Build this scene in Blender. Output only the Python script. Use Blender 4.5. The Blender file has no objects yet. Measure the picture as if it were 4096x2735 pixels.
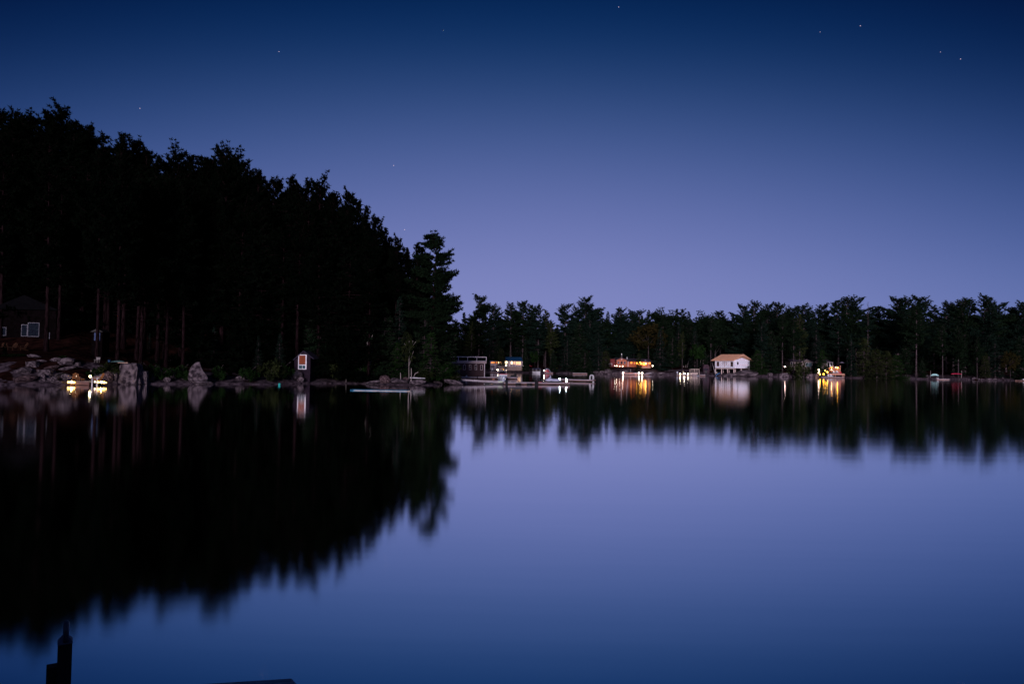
import bpy, bmesh, math, random
from mathutils import Vector, Matrix, Euler, noise

# ------------------------------------------------------------------ camera
scene = bpy.context.scene
COL = scene.collection
R = math.radians
FPX = 2844.0                    # focal length in pixels of the 4096 px wide photograph
CAMZ = 3.0
PITCH, ROLL = math.atan(88 / FPX), R(0.9)
cam_data = bpy.data.cameras.new('camera')
cam_data.sensor_fit = 'HORIZONTAL'
cam_data.sensor_width = 36.0
cam_data.lens = 36.0 * FPX / 4096.0
cam_data.clip_start, cam_data.clip_end = 0.1, 20000
cam = bpy.data.objects.new('camera', cam_data)
COL.objects.link(cam)
CAMROT = Matrix.Rotation(math.pi / 2 + PITCH, 3, 'X') @ Matrix.Rotation(ROLL, 3, 'Z')
cam.matrix_world = Matrix.Translation((0, 0, CAMZ)) @ CAMROT.to_4x4()
scene.camera = cam
scene.render.resolution_x, scene.render.resolution_y = 1024, 683

# ------------------------------------------------------------------ sky: clear dusk, afterglow behind the viewer
SUN_AZ, SUN_EL = R(185), R(6)      # the afterglow comes from behind the viewer
world = bpy.data.worlds.new('World')
scene.world = world
world.use_nodes = True
nt = world.node_tree
nt.nodes.clear()
def N(t, **k):
    n = nt.nodes.new(t)
    for a, b in k.items(): setattr(n, a, b)
    return n
wout = N('ShaderNodeOutputWorld'); bg = N('ShaderNodeBackground')
tc = N('ShaderNodeTexCoord'); sep = N('ShaderNodeSeparateXYZ')
nt.links.new(tc.outputs['Generated'], sep.inputs[0])
ramp = N('ShaderNodeValToRGB')
def s2l(c): return tuple((v / 255 / 12.92) if v / 255 <= 0.04045 else ((v / 255 + 0.055) / 1.055) ** 2.4 for v in c)
cr = ramp.color_ramp
cr.interpolation = 'B_SPLINE'
stops = [(0.0, (128, 135, 192)), (0.06, (128, 135, 193)), (0.11, (124, 132, 190)), (0.17, (109, 120, 179)),
         (0.23, (92, 107, 165)), (0.29, (70, 91, 147)), (0.35, (45, 72, 124)), (0.41, (14, 50, 100)), (0.47, (0, 31, 78)), (0.75, (0, 20, 55))]
for i, (p, c) in enumerate(stops):
    e = cr.elements[i] if i < 2 else cr.elements.new(p)
    e.position = p
    e.color = s2l(c) + (1,)
sky = N('ShaderNodeTexSky', sky_type='NISHITA')
sky.sun_disc = False; sky.sun_elevation = SUN_EL; sky.sun_rotation = SUN_AZ
def M(op, a, b=None, clamp=False):
    m = N('ShaderNodeMath', operation=op); m.use_clamp = clamp
    for i, v in enumerate((a, b)):
        if v is None: continue
        if isinstance(v, (int, float)): m.inputs[i].default_value = v
        else: nt.links.new(v, m.inputs[i])
    return m.outputs[0]
# darker towards the sides of the frame, as the sky is
y2 = M('MULTIPLY', sep.outputs['Y'], sep.outputs['Y']); z2 = M('MULTIPLY', sep.outputs['Z'], sep.outputs['Z'])
el = M('DIVIDE', sep.outputs['Z'], M('SQRT', M('ADD', M('ADD', y2, z2), 0.02)), True)
nt.links.new(el, ramp.inputs[0])
x2 = M('MULTIPLY', sep.outputs['X'], sep.outputs['X'])
side = M('MAXIMUM', M('SUBTRACT', 1.0, M('MULTIPLY', x2, M('ADD', 0.55, M('MULTIPLY', el, 2.0))), True), 0.3)
# afterglow low over the horizon behind the viewer
# direction of the afterglow
back = M('POWER', M('MULTIPLY', sep.outputs['Y'], -1.0, True), 2.5)
low = M('POWER', M('SUBTRACT', 1.0, M('ABSOLUTE', sep.outputs['Z']), True), 3.0)
glow = M('MULTIPLY', back, low)
cmb = N('ShaderNodeCombineXYZ'); nt.links.new(M('POWER', side, 1.7), cmb.inputs[0]); nt.links.new(M('POWER', side, 1.1), cmb.inputs[1]); nt.links.new(M('POWER', side, 0.75), cmb.inputs[2])
vm = N('ShaderNodeVectorMath', operation='MULTIPLY'); nt.links.new(ramp.outputs[0], vm.inputs[0]); nt.links.new(cmb.outputs[0], vm.inputs[1])
gl = N('ShaderNodeVectorMath', operation='SCALE'); gl.inputs[0].default_value = (0.16, 0.13, 0.17); nt.links.new(glow, gl.inputs['Scale'])
sk = N('ShaderNodeVectorMath', operation='SCALE'); nt.links.new(sky.outputs[0], sk.inputs[0]); sk.inputs['Scale'].default_value = 0.0008
add1 = N('ShaderNodeVectorMath', operation='ADD'); nt.links.new(vm.outputs[0], add1.inputs[0]); nt.links.new(gl.outputs[0], add1.inputs[1])
add2 = N('ShaderNodeVectorMath', operation='ADD'); nt.links.new(add1.outputs[0], add2.inputs[0]); nt.links.new(sk.outputs[0], add2.inputs[1])
nt.links.new(add2.outputs[0], bg.inputs[0]); bg.inputs[1].default_value = 1.0
nt.links.new(bg.outputs[0], wout.inputs[0])

sun_d = bpy.data.lights.new('sun', 'SUN')
sun_d.energy = 3.0; sun_d.angle = R(14); sun_d.color = (1.0, 0.85, 0.97)
sun = bpy.data.objects.new('sun', sun_d); COL.objects.link(sun)
sdir = Vector((math.sin(R(-6)) * math.cos(SUN_EL), -math.cos(R(6)) * math.cos(SUN_EL), math.sin(SUN_EL)))   # towards the glow
sun.rotation_euler = sdir.to_track_quat('Z', 'Y').to_euler()
sun.location = (60, -90, 60)

scene.view_settings.view_transform = 'Standard'
scene.view_settings.look = 'None'
scene.view_settings.exposure = 0.0
scene.view_settings.gamma = 1.0

# ------------------------------------------------------------------ where a pixel of the photograph lies
def ray(x, y): return CAMROT @ Vector(((x - 2048) / FPX, -(y - 1367.5) / FPX, -1))
def P(x, y, D):
    w = ray(x, y); return Vector((0, 0, CAMZ)) + w * (D / w.y)
def W(x, y):
    w = ray(x, y); return Vector((0, 0, CAMZ)) + w * (-CAMZ / w.z)
def px_of(X, Y):  # pixel column of a spot on the water
    v = CAMROT.transposed() @ Vector((X, Y, -CAMZ)); return 2048 - v.x / v.z * FPX

# ------------------------------------------------------------------ tags and mesh helpers
def tag(o, label=None, cat=None, group=None, kind=None):
    if label: o['label'] = label
    if cat: o['category'] = cat
    if group: o['group'] = group
    if kind: o['kind'] = kind
    return o
def empty(name, loc, rz=0.0, label=None, cat=None, group=None):
    o = bpy.data.objects.new(name, None); COL.objects.link(o)
    o.location = loc; o.rotation_euler = (0, 0, rz); o.empty_display_size = 0.3
    return tag(o, label, cat, group)

class MB:
    def __init__(s): s.v = []; s.f = []; s.mi = []; s.sm = []
    def add(s, vs, fs, m=0, smooth=False):
        n = len(s.v); s.v.extend([tuple(p) for p in vs])
        for f in fs: s.f.append([n + i for i in f]); s.mi.append(m); s.sm.append(smooth)
        return s
    def box(s, x0, x1, y0, y1, z0, z1, m=0, rz=0, piv=None):
        vs = [Vector((x, y, z)) for z in (z0, z1) for y in (y0, y1) for x in (x0, x1)]
        if rz:
            pv = Vector(piv) if piv else Vector(((x0 + x1) / 2, (y0 + y1) / 2, 0)); r = Matrix.Rotation(rz, 3, 'Z')
            vs = [r @ (v - pv) + pv for v in vs]
        return s.add(vs, [(0, 2, 3, 1), (4, 5, 7, 6), (0, 1, 5, 4), (2, 6, 7, 3), (0, 4, 6, 2), (1, 3, 7, 5)], m)
    def bar(s, p, q, w, h=None, m=0):      # rectangular bar between two points
        p, q = Vector(p), Vector(q); h = h or w; d = (q - p)
        if d.length < 1e-6: return s
        d.normalize(); up = Vector((0, 0, 1)) if abs(d.z) < 0.95 else Vector((0, 1, 0))
        a = d.cross(up).normalized() * w / 2; b = a.cross(d).normalized() * h / 2
        vs = [c + i * a + j * b for c in (p, q) for i, j in ((-1, -1), (1, -1), (1, 1), (-1, 1))]
        return s.add(vs, [(0, 1, 2, 3), (7, 6, 5, 4), (0, 4, 5, 1), (1, 5, 6, 2), (2, 6, 7, 3), (3, 7, 4, 0)], m)
    def tube(s, pts, rs, n=8, m=0, cap=True):
        pts = [Vector(p) for p in pts]
        if not isinstance(rs, (list, tuple)): rs = [rs] * len(pts)
        base = len(s.v); ref = None
        for i, p in enumerate(pts):
            d = (pts[min(i + 1, len(pts) - 1)] - pts[max(i - 1, 0)]).normalized()
            if ref is None: ref = Vector((1, 0, 0)) if abs(d.x) < 0.9 else Vector((0, 1, 0))
            a = (ref - d * ref.dot(d)).normalized(); b = d.cross(a); ref = a
            for k in range(n):
                t = 2 * math.pi * k / n
                s.v.append(tuple(p + (a * math.cos(t) + b * math.sin(t)) * rs[i]))
        for i in range(len(pts) - 1):
            for k in range(n):
                k2 = (k + 1) % n
                s.f.append([base + i * n + k, base + i * n + k2, base + (i + 1) * n + k2, base + (i + 1) * n + k]); s.mi.append(m); s.sm.append(True)
        if cap:
            s.f.append([base + k for k in range(n)][::-1]); s.mi.append(m); s.sm.append(False)
            s.f.append([base + (len(pts) - 1) * n + k for k in range(n)]); s.mi.append(m); s.sm.append(False)
        return s
    def ball(s, c, r, nu=12, nv=8, m=0, sc=(1, 1, 1)):
        base = len(s.v); c = Vector(c)
        for j in range(1, nv):
            t = math.pi * j / nv
            for i in range(nu):
                u = 2 * math.pi * i / nu
                s.v.append((c.x + r * sc[0] * math.sin(t) * math.cos(u), c.y + r * sc[1] * math.sin(t) * math.sin(u), c.z + r * sc[2] * math.cos(t)))
        top = len(s.v); s.v.append((c.x, c.y, c.z + r * sc[2])); s.v.append((c.x, c.y, c.z - r * sc[2]))
        for i in range(nu):
            i2 = (i + 1) % nu
            s.f.append([top, base + i, base + i2]); s.f.append([top + 1, base + (nv - 2) * nu + i2, base + (nv - 2) * nu + i]); s.mi += [m, m]; s.sm += [True, True]
            for j in range(nv - 2):
                s.f.append([base + j * nu + i, base + (j + 1) * nu + i, base + (j + 1) * nu + i2, base + j * nu + i2]); s.mi.append(m); s.sm.append(True)
        return s
    def prism(s, poly, y0, y1, m=0):        # polygon in x,z extruded along y
        n = len(poly); vs = [(x, y0, z) for x, z in poly] + [(x, y1, z) for x, z in poly]
        fs = [list(range(n))[::-1], [n + i for i in range(n)]] + [[i, (i + 1) % n, n + (i + 1) % n, n + i] for i in range(n)]
        s.add(vs, fs, m); return s
    def slab(s, quad, th, m=0):             # a plate of thickness th under a quad
        q = [Vector(p) for p in quad]; nn = (q[1] - q[0]).cross(q[3] - q[0]).normalized()
        if nn.z < 0: nn = -nn
        vs = [p for p in q] + [p - nn * th for p in q]
        return s.add(vs, [(0, 1, 2, 3), (7, 6, 5, 4), (0, 4, 5, 1), (1, 5, 6, 2), (2, 6, 7, 3), (3, 7, 4, 0)], m)
    def data(s, name, mats):
        me = bpy.data.meshes.new(name); me.from_pydata(s.v, [], s.f)
        for m_ in (mats if isinstance(mats, (list, tuple)) else [mats]): me.materials.append(m_)
        if s.f:
            me.polygons.foreach_set('material_index', s.mi); me.polygons.foreach_set('use_smooth', s.sm)
        me.update()
        return me
    def build(s, name, mats, parent=None, fix=True):
        me = s.data(name, mats)
        if fix and len(s.f) < 20000:
            b = bmesh.new(); b.from_mesh(me); bmesh.ops.recalc_face_normals(b, faces=b.faces); b.to_mesh(me); b.free()
        o = bpy.data.objects.new(name, me); COL.objects.link(o)
        if parent: o.parent = parent
        return o

# ------------------------------------------------------------------ materials
def mat(name, col, col2=None, scale=3.0, rough=0.8, bump=0.0, metal=0.0, spec=0.3, stretch=(1, 1, 1), detail=6, lo=0.35, hi=0.65, wave=None):
    m = bpy.data.materials.new(name); m.use_nodes = True
    t = m.node_tree; b = t.nodes['Principled BSDF']
    b.inputs['Roughness'].default_value = rough; b.inputs['Metallic'].default_value = metal
    b.inputs['Specular IOR Level'].default_value = spec
    col2 = col2 or tuple(c * 0.72 for c in col)
    co = t.nodes.new('ShaderNodeTexCoord'); mp = t.nodes.new('ShaderNodeMapping'); mp.inputs['Scale'].default_value = stretch
    t.links.new(co.outputs['Object'], mp.inputs[0])
    nz = t.nodes.new('ShaderNodeTexNoise'); nz.inputs['Scale'].default_value = scale; nz.inputs['Detail'].default_value = detail
    t.links.new(mp.outputs[0], nz.inputs['Vector'])
    r = t.nodes.new('ShaderNodeValToRGB'); r.color_ramp.elements[0].position = lo; r.color_ramp.elements[1].position = hi
    r.color_ramp.elements[0].color = tuple(col2) + (1,); r.color_ramp.elements[1].color = tuple(col) + (1,)
    t.links.new(nz.outputs['Fac'], r.inputs[0]); t.links.new(r.outputs[0], b.inputs['Base Color'])
    src = nz.outputs['Fac']
    if wave:
        wv = t.nodes.new('ShaderNodeTexWave'); wv.bands_direction = wave[0]; wv.inputs['Scale'].default_value = wave[1]; wv.inputs['Distortion'].default_value = 0.3
        t.links.new(co.outputs['Object'], wv.inputs['Vector'])
        mx = t.nodes.new('ShaderNodeMix'); mx.data_type = 'RGBA'; mx.blend_type = 'MULTIPLY'; mx.inputs[0].default_value = 0.45
        t.links.new(r.outputs[0], mx.inputs[6]); t.links.new(wv.outputs['Color'], mx.inputs[7]); t.links.new(mx.outputs[2], b.inputs['Base Color'])
        src = wv.outputs['Fac']
    if bump:
        bp = t.nodes.new('ShaderNodeBump'); bp.inputs['Strength'].default_value = bump; bp.inputs['Distance'].default_value = 0.05
        t.links.new(src, bp.inputs['Height']); t.links.new(bp.outputs[0], b.inputs['Normal'])
    return m
def emit(name, col, strength, col2=None, scale=3.0):
    m = bpy.data.materials.new(name); m.use_nodes = True
    t = m.node_tree; b = t.nodes['Principled BSDF']
    b.inputs['Base Color'].default_value = tuple(min(1, c) for c in col) + (1,); b.inputs['Emission Strength'].default_value = strength
    b.inputs['Emission Color'].default_value = tuple(col) + (1,)
    if col2:
        co = t.nodes.new('ShaderNodeTexCoord')
        nz = t.nodes.new('ShaderNodeTexNoise'); nz.inputs['Scale'].default_value = scale
        t.links.new(co.outputs['Object'], nz.inputs['Vector'])
        r = t.nodes.new('ShaderNodeValToRGB'); r.color_ramp.elements[0].position = 0.4; r.color_ramp.elements[1].position = 0.6
        r.color_ramp.elements[0].color = tuple(col2) + (1,); r.color_ramp.elements[1].color = tuple(col) + (1,)
        t.links.new(nz.outputs['Fac'], r.inputs[0]); t.links.new(r.outputs[0], b.inputs['Emission Color'])
    return m
def leafmat(name, col, col2):
    m = mat(name, col, col2, scale=0.6, rough=1.0, spec=0.0, detail=3)
    return m

m_rock = mat('rock_granite', (0.15, 0.12, 0.135), (0.022, 0.016, 0.021), scale=2.6, rough=0.95, spec=0.1, bump=0.6, lo=0.38, hi=0.6)
m_rockp = mat('rock_pink', (0.14, 0.095, 0.10), (0.022, 0.013, 0.016), scale=3.0, rough=0.95, spec=0.1, bump=0.6, lo=0.4, hi=0.62)
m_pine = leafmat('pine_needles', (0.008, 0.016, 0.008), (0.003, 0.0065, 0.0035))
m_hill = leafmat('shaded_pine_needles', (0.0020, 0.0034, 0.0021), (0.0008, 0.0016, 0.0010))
m_pine2 = leafmat('pine_needles_blue', (0.008, 0.017, 0.012), (0.003, 0.007, 0.005))
m_spruce = leafmat('spruce_needles', (0.007, 0.014, 0.010), (0.003, 0.006, 0.0045))
m_olive = leafmat('olive_needles', (0.022, 0.029, 0.010), (0.007, 0.011, 0.005))
m_bright = leafmat('fresh_green_leaves', (0.012, 0.030, 0.008), (0.004, 0.011, 0.003))
m_autumn = leafmat('autumn_leaves', (0.026, 0.020, 0.007), (0.010, 0.011, 0.004))
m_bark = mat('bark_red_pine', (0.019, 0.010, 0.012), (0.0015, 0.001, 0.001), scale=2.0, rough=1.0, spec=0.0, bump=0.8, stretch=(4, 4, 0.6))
m_barkg = mat('bark_grey', (0.085, 0.065, 0.07), (0.012, 0.010, 0.012), scale=2.0, rough=1.0, spec=0.0, bump=0.8, stretch=(4, 4, 0.6))
m_birch = mat('bark_birch', (0.36, 0.31, 0.30), (0.08, 0.06, 0.06), scale=1.6, rough=0.8, bump=0.3, stretch=(1, 1, 5), lo=0.3, hi=0.45)
m_dock = mat('dock_boards', (0.50, 0.45, 0.50), (0.34, 0.29, 0.32), scale=1.2, rough=0.8, bump=0.4, stretch=(1, 8, 8), wave=('X', 3.5))
m_dockred = mat('dock_fascia', (0.24, 0.12, 0.09), (0.13, 0.07, 0.06), scale=2, rough=0.85, stretch=(0.5, 4, 4))
m_black = mat('black_plastic', (0.012, 0.012, 0.014), rough=0.5)
m_white = mat('white_paint', (0.78, 0.77, 0.80), (0.62, 0.61, 0.66), scale=2, rough=0.6)
m_glassd = mat('dark_glass', (0.015, 0.022, 0.03), (0.008, 0.01, 0.02), rough=0.08, spec=0.6)
# ------------------------------------------------------------------ land, water
def lerp_tab(t, x):
    if x <= t[0][0]: return t[0][1]
    for (a, va), (b, vb) in zip(t, t[1:]):
        if x <= b: return va + (vb - va) * (x - a) / (b - a)
    return t[-1][1]
def sst(a, b, x):
    t = max(0.0, min(1.0, (x - a) / (b - a))); return t * t * (3 - 2 * t)
# near left shore: distance of the water's edge for each column u = X/Y
_ls = [(-1500, 1536), (-600, 1536), (0, 1540), (300, 1540), (560, 1537), (900, 1536), (1060, 1538), (1240, 1534), (1400, 1534), (1550, 1539), (1700, 1542), (1790, 1541), (1850, 1536)]
LEFT = []
for x, y in _ls:
    p = W(x, y); LEFT.append((p.x / p.y, p.y))
FAR = []
for x, y in [(x_, 1455.5 + (x_ - 2048) * .0157 + 35.3 + .5 * math.sin(x_ * .021)) for x_ in range(1500, 5300, 75)]:
    p = W(x, y); FAR.append((p.x, p.y))
BANK = [(-1500, 3.2), (0, 2.6), (120, 3.1), (300, 3.0), (420, 2.5), (540, 1.6), (700, 1.2), (860, 1.3), (1000, 0.7), (1180, 0.9), (1300, 0.6), (1500, 0.6), (1700, 0.6), (1850, 0.5)]
UB = [(W(a, 1537).x / W(a, 1537).y, v) for a, v in BANK]
def prof_left(d, u):
    if d <= 0: return max(-4.0, d * 0.8 - 0.25)
    b = lerp_tab(UB, u)
    hill = lerp_tab([(-0.8, 21), (-0.45, 18), (-0.25, 12), (-0.16, 6), (-0.1, 3)], u)
    return b * sst(-0.6, 6.0, d) + 0.05 + hill * sst(6, 60, d) + 8 * sst(60, 200, d)
def prof_far(d, x):
    if d <= 0: return max(-4.0, d * 0.5 - 0.2)
    k = lerp_tab([(0, 0.9), (15, 1.0), (28, 2.4), (60, 2.5), (80, 1.2), (90, 1.8), (98, 2.6), (103, 2.4), (105.5, .5), (114, .5), (117, 1.2), (130, 2.0), (200, 1.4)], x)
    return k * (0.35 * sst(-0.3, 1.5, d) + 0.65 * sst(1, 12, d)) + 5 * sst(12, 60, d) + 10 * sst(60, 200, d)
def hgt(x, y):
    if y < -4:                                   # viewer's shore: unseen bank raised to shade the foreground, low hill behind
        d = -4 - y
        hn = 2.2 * sst(0, 6, d) + 4.5 * sst(3, 12, d) * (1 - sst(25, 45, abs(x))) + 6 * sst(10, 85, d) * (1 - sst(-30, 25, x)) + 4 * sst(10, 90, d)
        return hn + noise.noise(Vector((x * .05, y * .05, 3))) * min(3, d * .1)
    h = -4.0
    if y > 5:
        u = x / y
        d1 = y - lerp_tab(LEFT, u)
        tip = -0.084 * y - 1.2 + 0.02 * max(0, y - 100) - x       # right-hand edge of the peninsula
        h = max(h, prof_left(min(d1, tip * 1.2), u))
        h = max(h, prof_far(y - lerp_tab(FAR, x), x))
    if x < -0.9 * y - 20: h = max(h, prof_left(min(40, (-0.9 * y - 20 - x) * 0.6), -0.8))
    n = noise.noise(Vector((x * .13, y * .13, 0))) * .5 + noise.noise(Vector((x * .45, y * .45, 5))) * .22
    if h > 0.02: h += n * min(1.0, h * 0.45)
    elif h > -3.5: h -= 0.05
    return h
def axis(parts):
    r = []
    for a, b, st in parts:
        v = a
        while v < b - 1e-6: r.append(v); v += st
    r.append(parts[-1][1]); return r
gx = axis([(-2500, -500, 100), (-500, -110, 6), (-110, 20, 1.0), (20, 200, 1.6), (200, 500, 8), (500, 2500, 100)])
gy = axis([(-1500, -300, 60), (-300, -130, 10), (-130, 60, 4), (60, 130, 0.8), (130, 232, 6), (232, 275, 0.9), (275, 500, 7), (500, 3000, 100)])
gm = MB()
gm.v = [(x, y, hgt(x, y)) for y in gy for x in gx]
nx = len(gx)
gm.f = [(j * nx + i, j * nx + i + 1, (j + 1) * nx + i + 1, (j + 1) * nx + i) for j in range(len(gy) - 1) for i in range(nx - 1)]
gm.mi = [0] * len(gm.f); gm.sm = [True] * len(gm.f)
# ground: granite shelves near the water, dark needle litter above
m_ground = bpy.data.materials.new('shore_ground'); m_ground.use_nodes = True
t = m_ground.node_tree; b = t.nodes['Principled BSDF']; b.inputs['Roughness'].default_value = 1.0; b.inputs['Specular IOR Level'].default_value = 0.0
co = t.nodes.new('ShaderNodeTexCoord')
def tn(scale, detail=6, st=(1, 1, 1)):
    mp = t.nodes.new('ShaderNodeMapping'); mp.inputs['Scale'].default_value = st; t.links.new(co.outputs['Object'], mp.inputs[0])
    n = t.nodes.new('ShaderNodeTexNoise'); n.inputs['Scale'].default_value = scale; n.inputs['Detail'].default_value = detail; t.links.new(mp.outputs[0], n.inputs['Vector']); return n
def tr(src, a, ca, b_, cb):
    r = t.nodes.new('ShaderNodeValToRGB'); e = r.color_ramp.elements; e[0].position = a; e[0].color = ca + (1,); e[1].position = b_; e[1].color = cb + (1,); t.links.new(src, r.inputs[0]); return r
litter = tr(tn(1.3).outputs['Fac'], 0.35, (0.008, 0.003, 0.003), 0.7, (0.030, 0.012, 0.010))
rockc = tr(tn(2.0, 8).outputs['Fac'], 0.38, (0.025, 0.018, 0.025), 0.62, (0.125, 0.095, 0.115))
sepz = t.nodes.new('ShaderNodeSeparateXYZ'); t.links.new(co.outputs['Object'], sepz.inputs[0])
mr = t.nodes.new('ShaderNodeMapRange'); mr.inputs['From Min'].default_value = 0.5; mr.inputs['From Max'].default_value = 4.2; mr.inputs['To Min'].default_value = 0.62; mr.inputs['To Max'].default_value = 0.12
t.links.new(sepz.outputs['Z'], mr.inputs['Value'])
nn = tn(0.35, 5, (1, 1, 2)); ad = t.nodes.new('ShaderNodeMath'); ad.operation = 'ADD'; t.links.new(nn.outputs['Fac'], ad.inputs[0]); t.links.new(mr.outputs[0], ad.inputs[1])
msk = tr(ad.outputs[0], 0.97, (0, 0, 0), 1.04, (1, 1, 1))
mx = t.nodes.new('ShaderNodeMix'); mx.data_type = 'RGBA'; t.links.new(msk.outputs[0], mx.inputs[0]); t.links.new(litter.outputs[0], mx.inputs[6]); t.links.new(rockc.outputs[0], mx.inputs[7])
t.links.new(mx.outputs[2], b.inputs['Base Color'])
bp = t.nodes.new('ShaderNodeBump'); bp.inputs['Strength'].default_value = 0.8; bp.inputs['Distance'].default_value = 0.25; t.links.new(tn(1.1, 8).outputs['Fac'], bp.inputs['Height']); t.links.new(bp.outputs[0], b.inputs['Normal'])
ground = gm.build('ground', m_ground, fix=False); tag(ground, kind='structure')

# lake: calm, slightly ruffled surface
m_water = bpy.data.materials.new('lake_water'); m_water.use_nodes = True
t = m_water.node_tree; t.nodes.clear()
o_ = t.nodes.new('ShaderNodeOutputMaterial'); g_ = t.nodes.new('ShaderNodeBsdfAnisotropic')
g_.distribution = 'BECKMANN'
g_.inputs['Roughness'].default_value = 0.08; g_.inputs['Color'].default_value = (0.99, 0.99, 1.0, 1)
co = t.nodes.new('ShaderNodeTexCoord'); mp = t.nodes.new('ShaderNodeMapping'); mp.inputs['Scale'].default_value = (0.12, 1.0, 1)
t.links.new(co.outputs['Object'], mp.inputs[0])
nz = t.nodes.new('ShaderNodeTexNoise'); nz.inputs['Scale'].default_value = 0.5; nz.inputs['Detail'].default_value = 3; t.links.new(mp.outputs[0], nz.inputs['Vector'])
bp = t.nodes.new('ShaderNodeBump'); bp.inputs['Strength'].default_value = 0.12; bp.inputs['Distance'].default_value = 0.02
t.links.new(nz.outputs['Fac'], bp.inputs['Height']); t.links.new(bp.outputs[0], g_.inputs['Normal'])
t.links.new(g_.outputs[0], o_.inputs[0])
wm = MB(); wm.add([(-2500, -1500, 0), (2500, -1500, 0), (2500, 3000, 0), (-2500, 3000, 0)], [(0, 1, 2, 3)])
water = wm.build('water', m_water, fix=False); tag(water, kind='structure')

# ------------------------------------------------------------------ trees
def tuft(mb, p, out, size, k, rnd, up=0.5, wid=0.30):
    v, f = mb.v, mb.f
    for _ in range(k):
        d = Vector((rnd.gauss(0, 1), rnd.gauss(0, 1), rnd.gauss(0, 1))).normalized() + out * 0.5 + Vector((0, 0, up)); d.normalize()
        a = d.cross(Vector((rnd.gauss(0, 1), rnd.gauss(0, 1), rnd.gauss(0, 1)))).normalized() * size * wid
        n = len(v); q = p + Vector((rnd.uniform(-1, 1), rnd.uniform(-1, 1), rnd.uniform(-.6, .6))) * size * .45
        L = size * rnd.uniform(.7, 1.3)
        v.append(tuple(q - a)); v.append(tuple(q + a)); v.append(tuple(q + d * L)); f.append((n, n + 1, n + 2)); mb.mi.append(0); mb.sm.append(False)
def limb(mb, pts, r0, r1):
    mb.tube(pts, [r0 + (r1 - r0) * i / (len(pts) - 1) for i in range(len(pts))], n=4, m=1, cap=False)
def branch(mb, p0, az, L, rise, rnd, size=0.42, k=6, lat=0.3, curl=0.25, start=0.25, dens=0.36, up=.5, wid=.3):
    d = Vector((math.cos(az), math.sin(az), 0)); s = Vector((-d.y, d.x, 0)); pts = []
    for i in range(5):
        q = i / 4; pts.append(p0 + d * L * q + Vector((0, 0, rise * L * q + curl * L * q * q)))
    limb(mb, pts, 0.03 + L * .012, 0.015)
    n = max(2, int(L / dens))
    for i in range(n):
        q = start + (1 - start) * (i + .5) / n
        c = p0 + d * L * q + Vector((0, 0, rise * L * q + curl * L * q * q))
        wdt = lat * L * math.sin(min(1, (1 - q) * 1.3 + .18) * 1.57)
        m = max(1, int(wdt / dens * 1.6))
        for j in range(m):
            o = (rnd.random() * 2 - 1) * wdt
            tuft(mb, c + s * o + Vector((0, 0, rnd.uniform(-.08, .16) * L * .3)), d + s * (o / (wdt + .01)) * .6, size, k, rnd, up, wid)
def trunk_mesh(H, r, rnd, lean=0.015, top=0.97):
    mb = MB(); pts = []; rs = []; ox = rnd.uniform(-1, 1) * lean; oy = rnd.uniform(-1, 1) * lean
    for i in range(9):
        q = i / 8; pts.append((ox * H * q * (1 - q * .5) + math.sin(q * 5 + ox * 50) * .08, oy * H * q, H * top * q - 0.4 * (i == 0)))
        rs.append(r * (1.25 if i == 0 else 1) * (1 - q * .88))
    mb.tube(pts, rs, n=8); return mb, pts
PROT = {}
def mk(name, fn, leaf, bark, seed, **kw):
    rnd = random.Random(seed); crown, trunk, H = fn(rnd, **kw)
    PROT[name] = (crown.data(name + '_crown', [leaf, bark]), trunk.data(name + '_trunk', [bark]), H)
def white_pine(rnd, H=24.0, cb=.4, Rm=3.6, dense=1.0, gap=.6, topup=.8, size=.42, k=6, broad=0.0, up=.5, wid=.3):
    tk, pts = trunk_mesh(H, H * .0125, rnd); cr_ = MB(); z = cb * H
    def axis_at(z):
        q = z / (H * .97) * 8; i = min(7, int(q)); a, b_ = Vector(pts[i]), Vector(pts[i + 1]); return a.lerp(b_, q - i)
    fav = rnd.random() * 6.28
    while z < H * .985:
        t_ = (z - cb * H) / (H * (1 - cb))
        pr = (min(1, .45 + t_ * 2.2)) * (1 - t_) ** (.62 - broad * .3) * (1.1 + broad * .25)
        lvl = rnd.choice([.55, .75, .95, 1.1, 1.2])
        for _ in range(rnd.choice([2, 3, 3, 4]) if dense < 1.2 else 4):
            az = rnd.random() * 6.283
            L = Rm * max(.22, pr) * lvl * rnd.uniform(.65, 1.15) * (1 + .25 * math.cos(az - fav))
            rise = -.08 + .28 * t_ + topup * max(0, t_ - .6) * 2 * rnd.uniform(.4, 1.2)
            branch(cr_, axis_at(z), az, L, rise, rnd, size=size, k=k, lat=.30, curl=rnd.uniform(.05, .45), dens=.42 / dense, up=up, wid=wid)
        z += gap * rnd.uniform(.6, 1.4) * (1 - .35 * t_)
    tuft(cr_, axis_at(H * .965), Vector((0, 0, 1)), size * 1.3, 14, rnd, 1.2, .22)
    if cb > .25:                              # dead stubs below the crown
        for _ in range(10):
            zz = rnd.uniform(.25, cb) * H; az = rnd.random() * 6.28; L = rnd.uniform(.4, 1.6)
            p0 = axis_at(zz); limb(cr_, [p0, p0 + Vector((math.cos(az) * L, math.sin(az) * L, -.1 * L))], .04, .015)
    return cr_, tk, H
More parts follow.
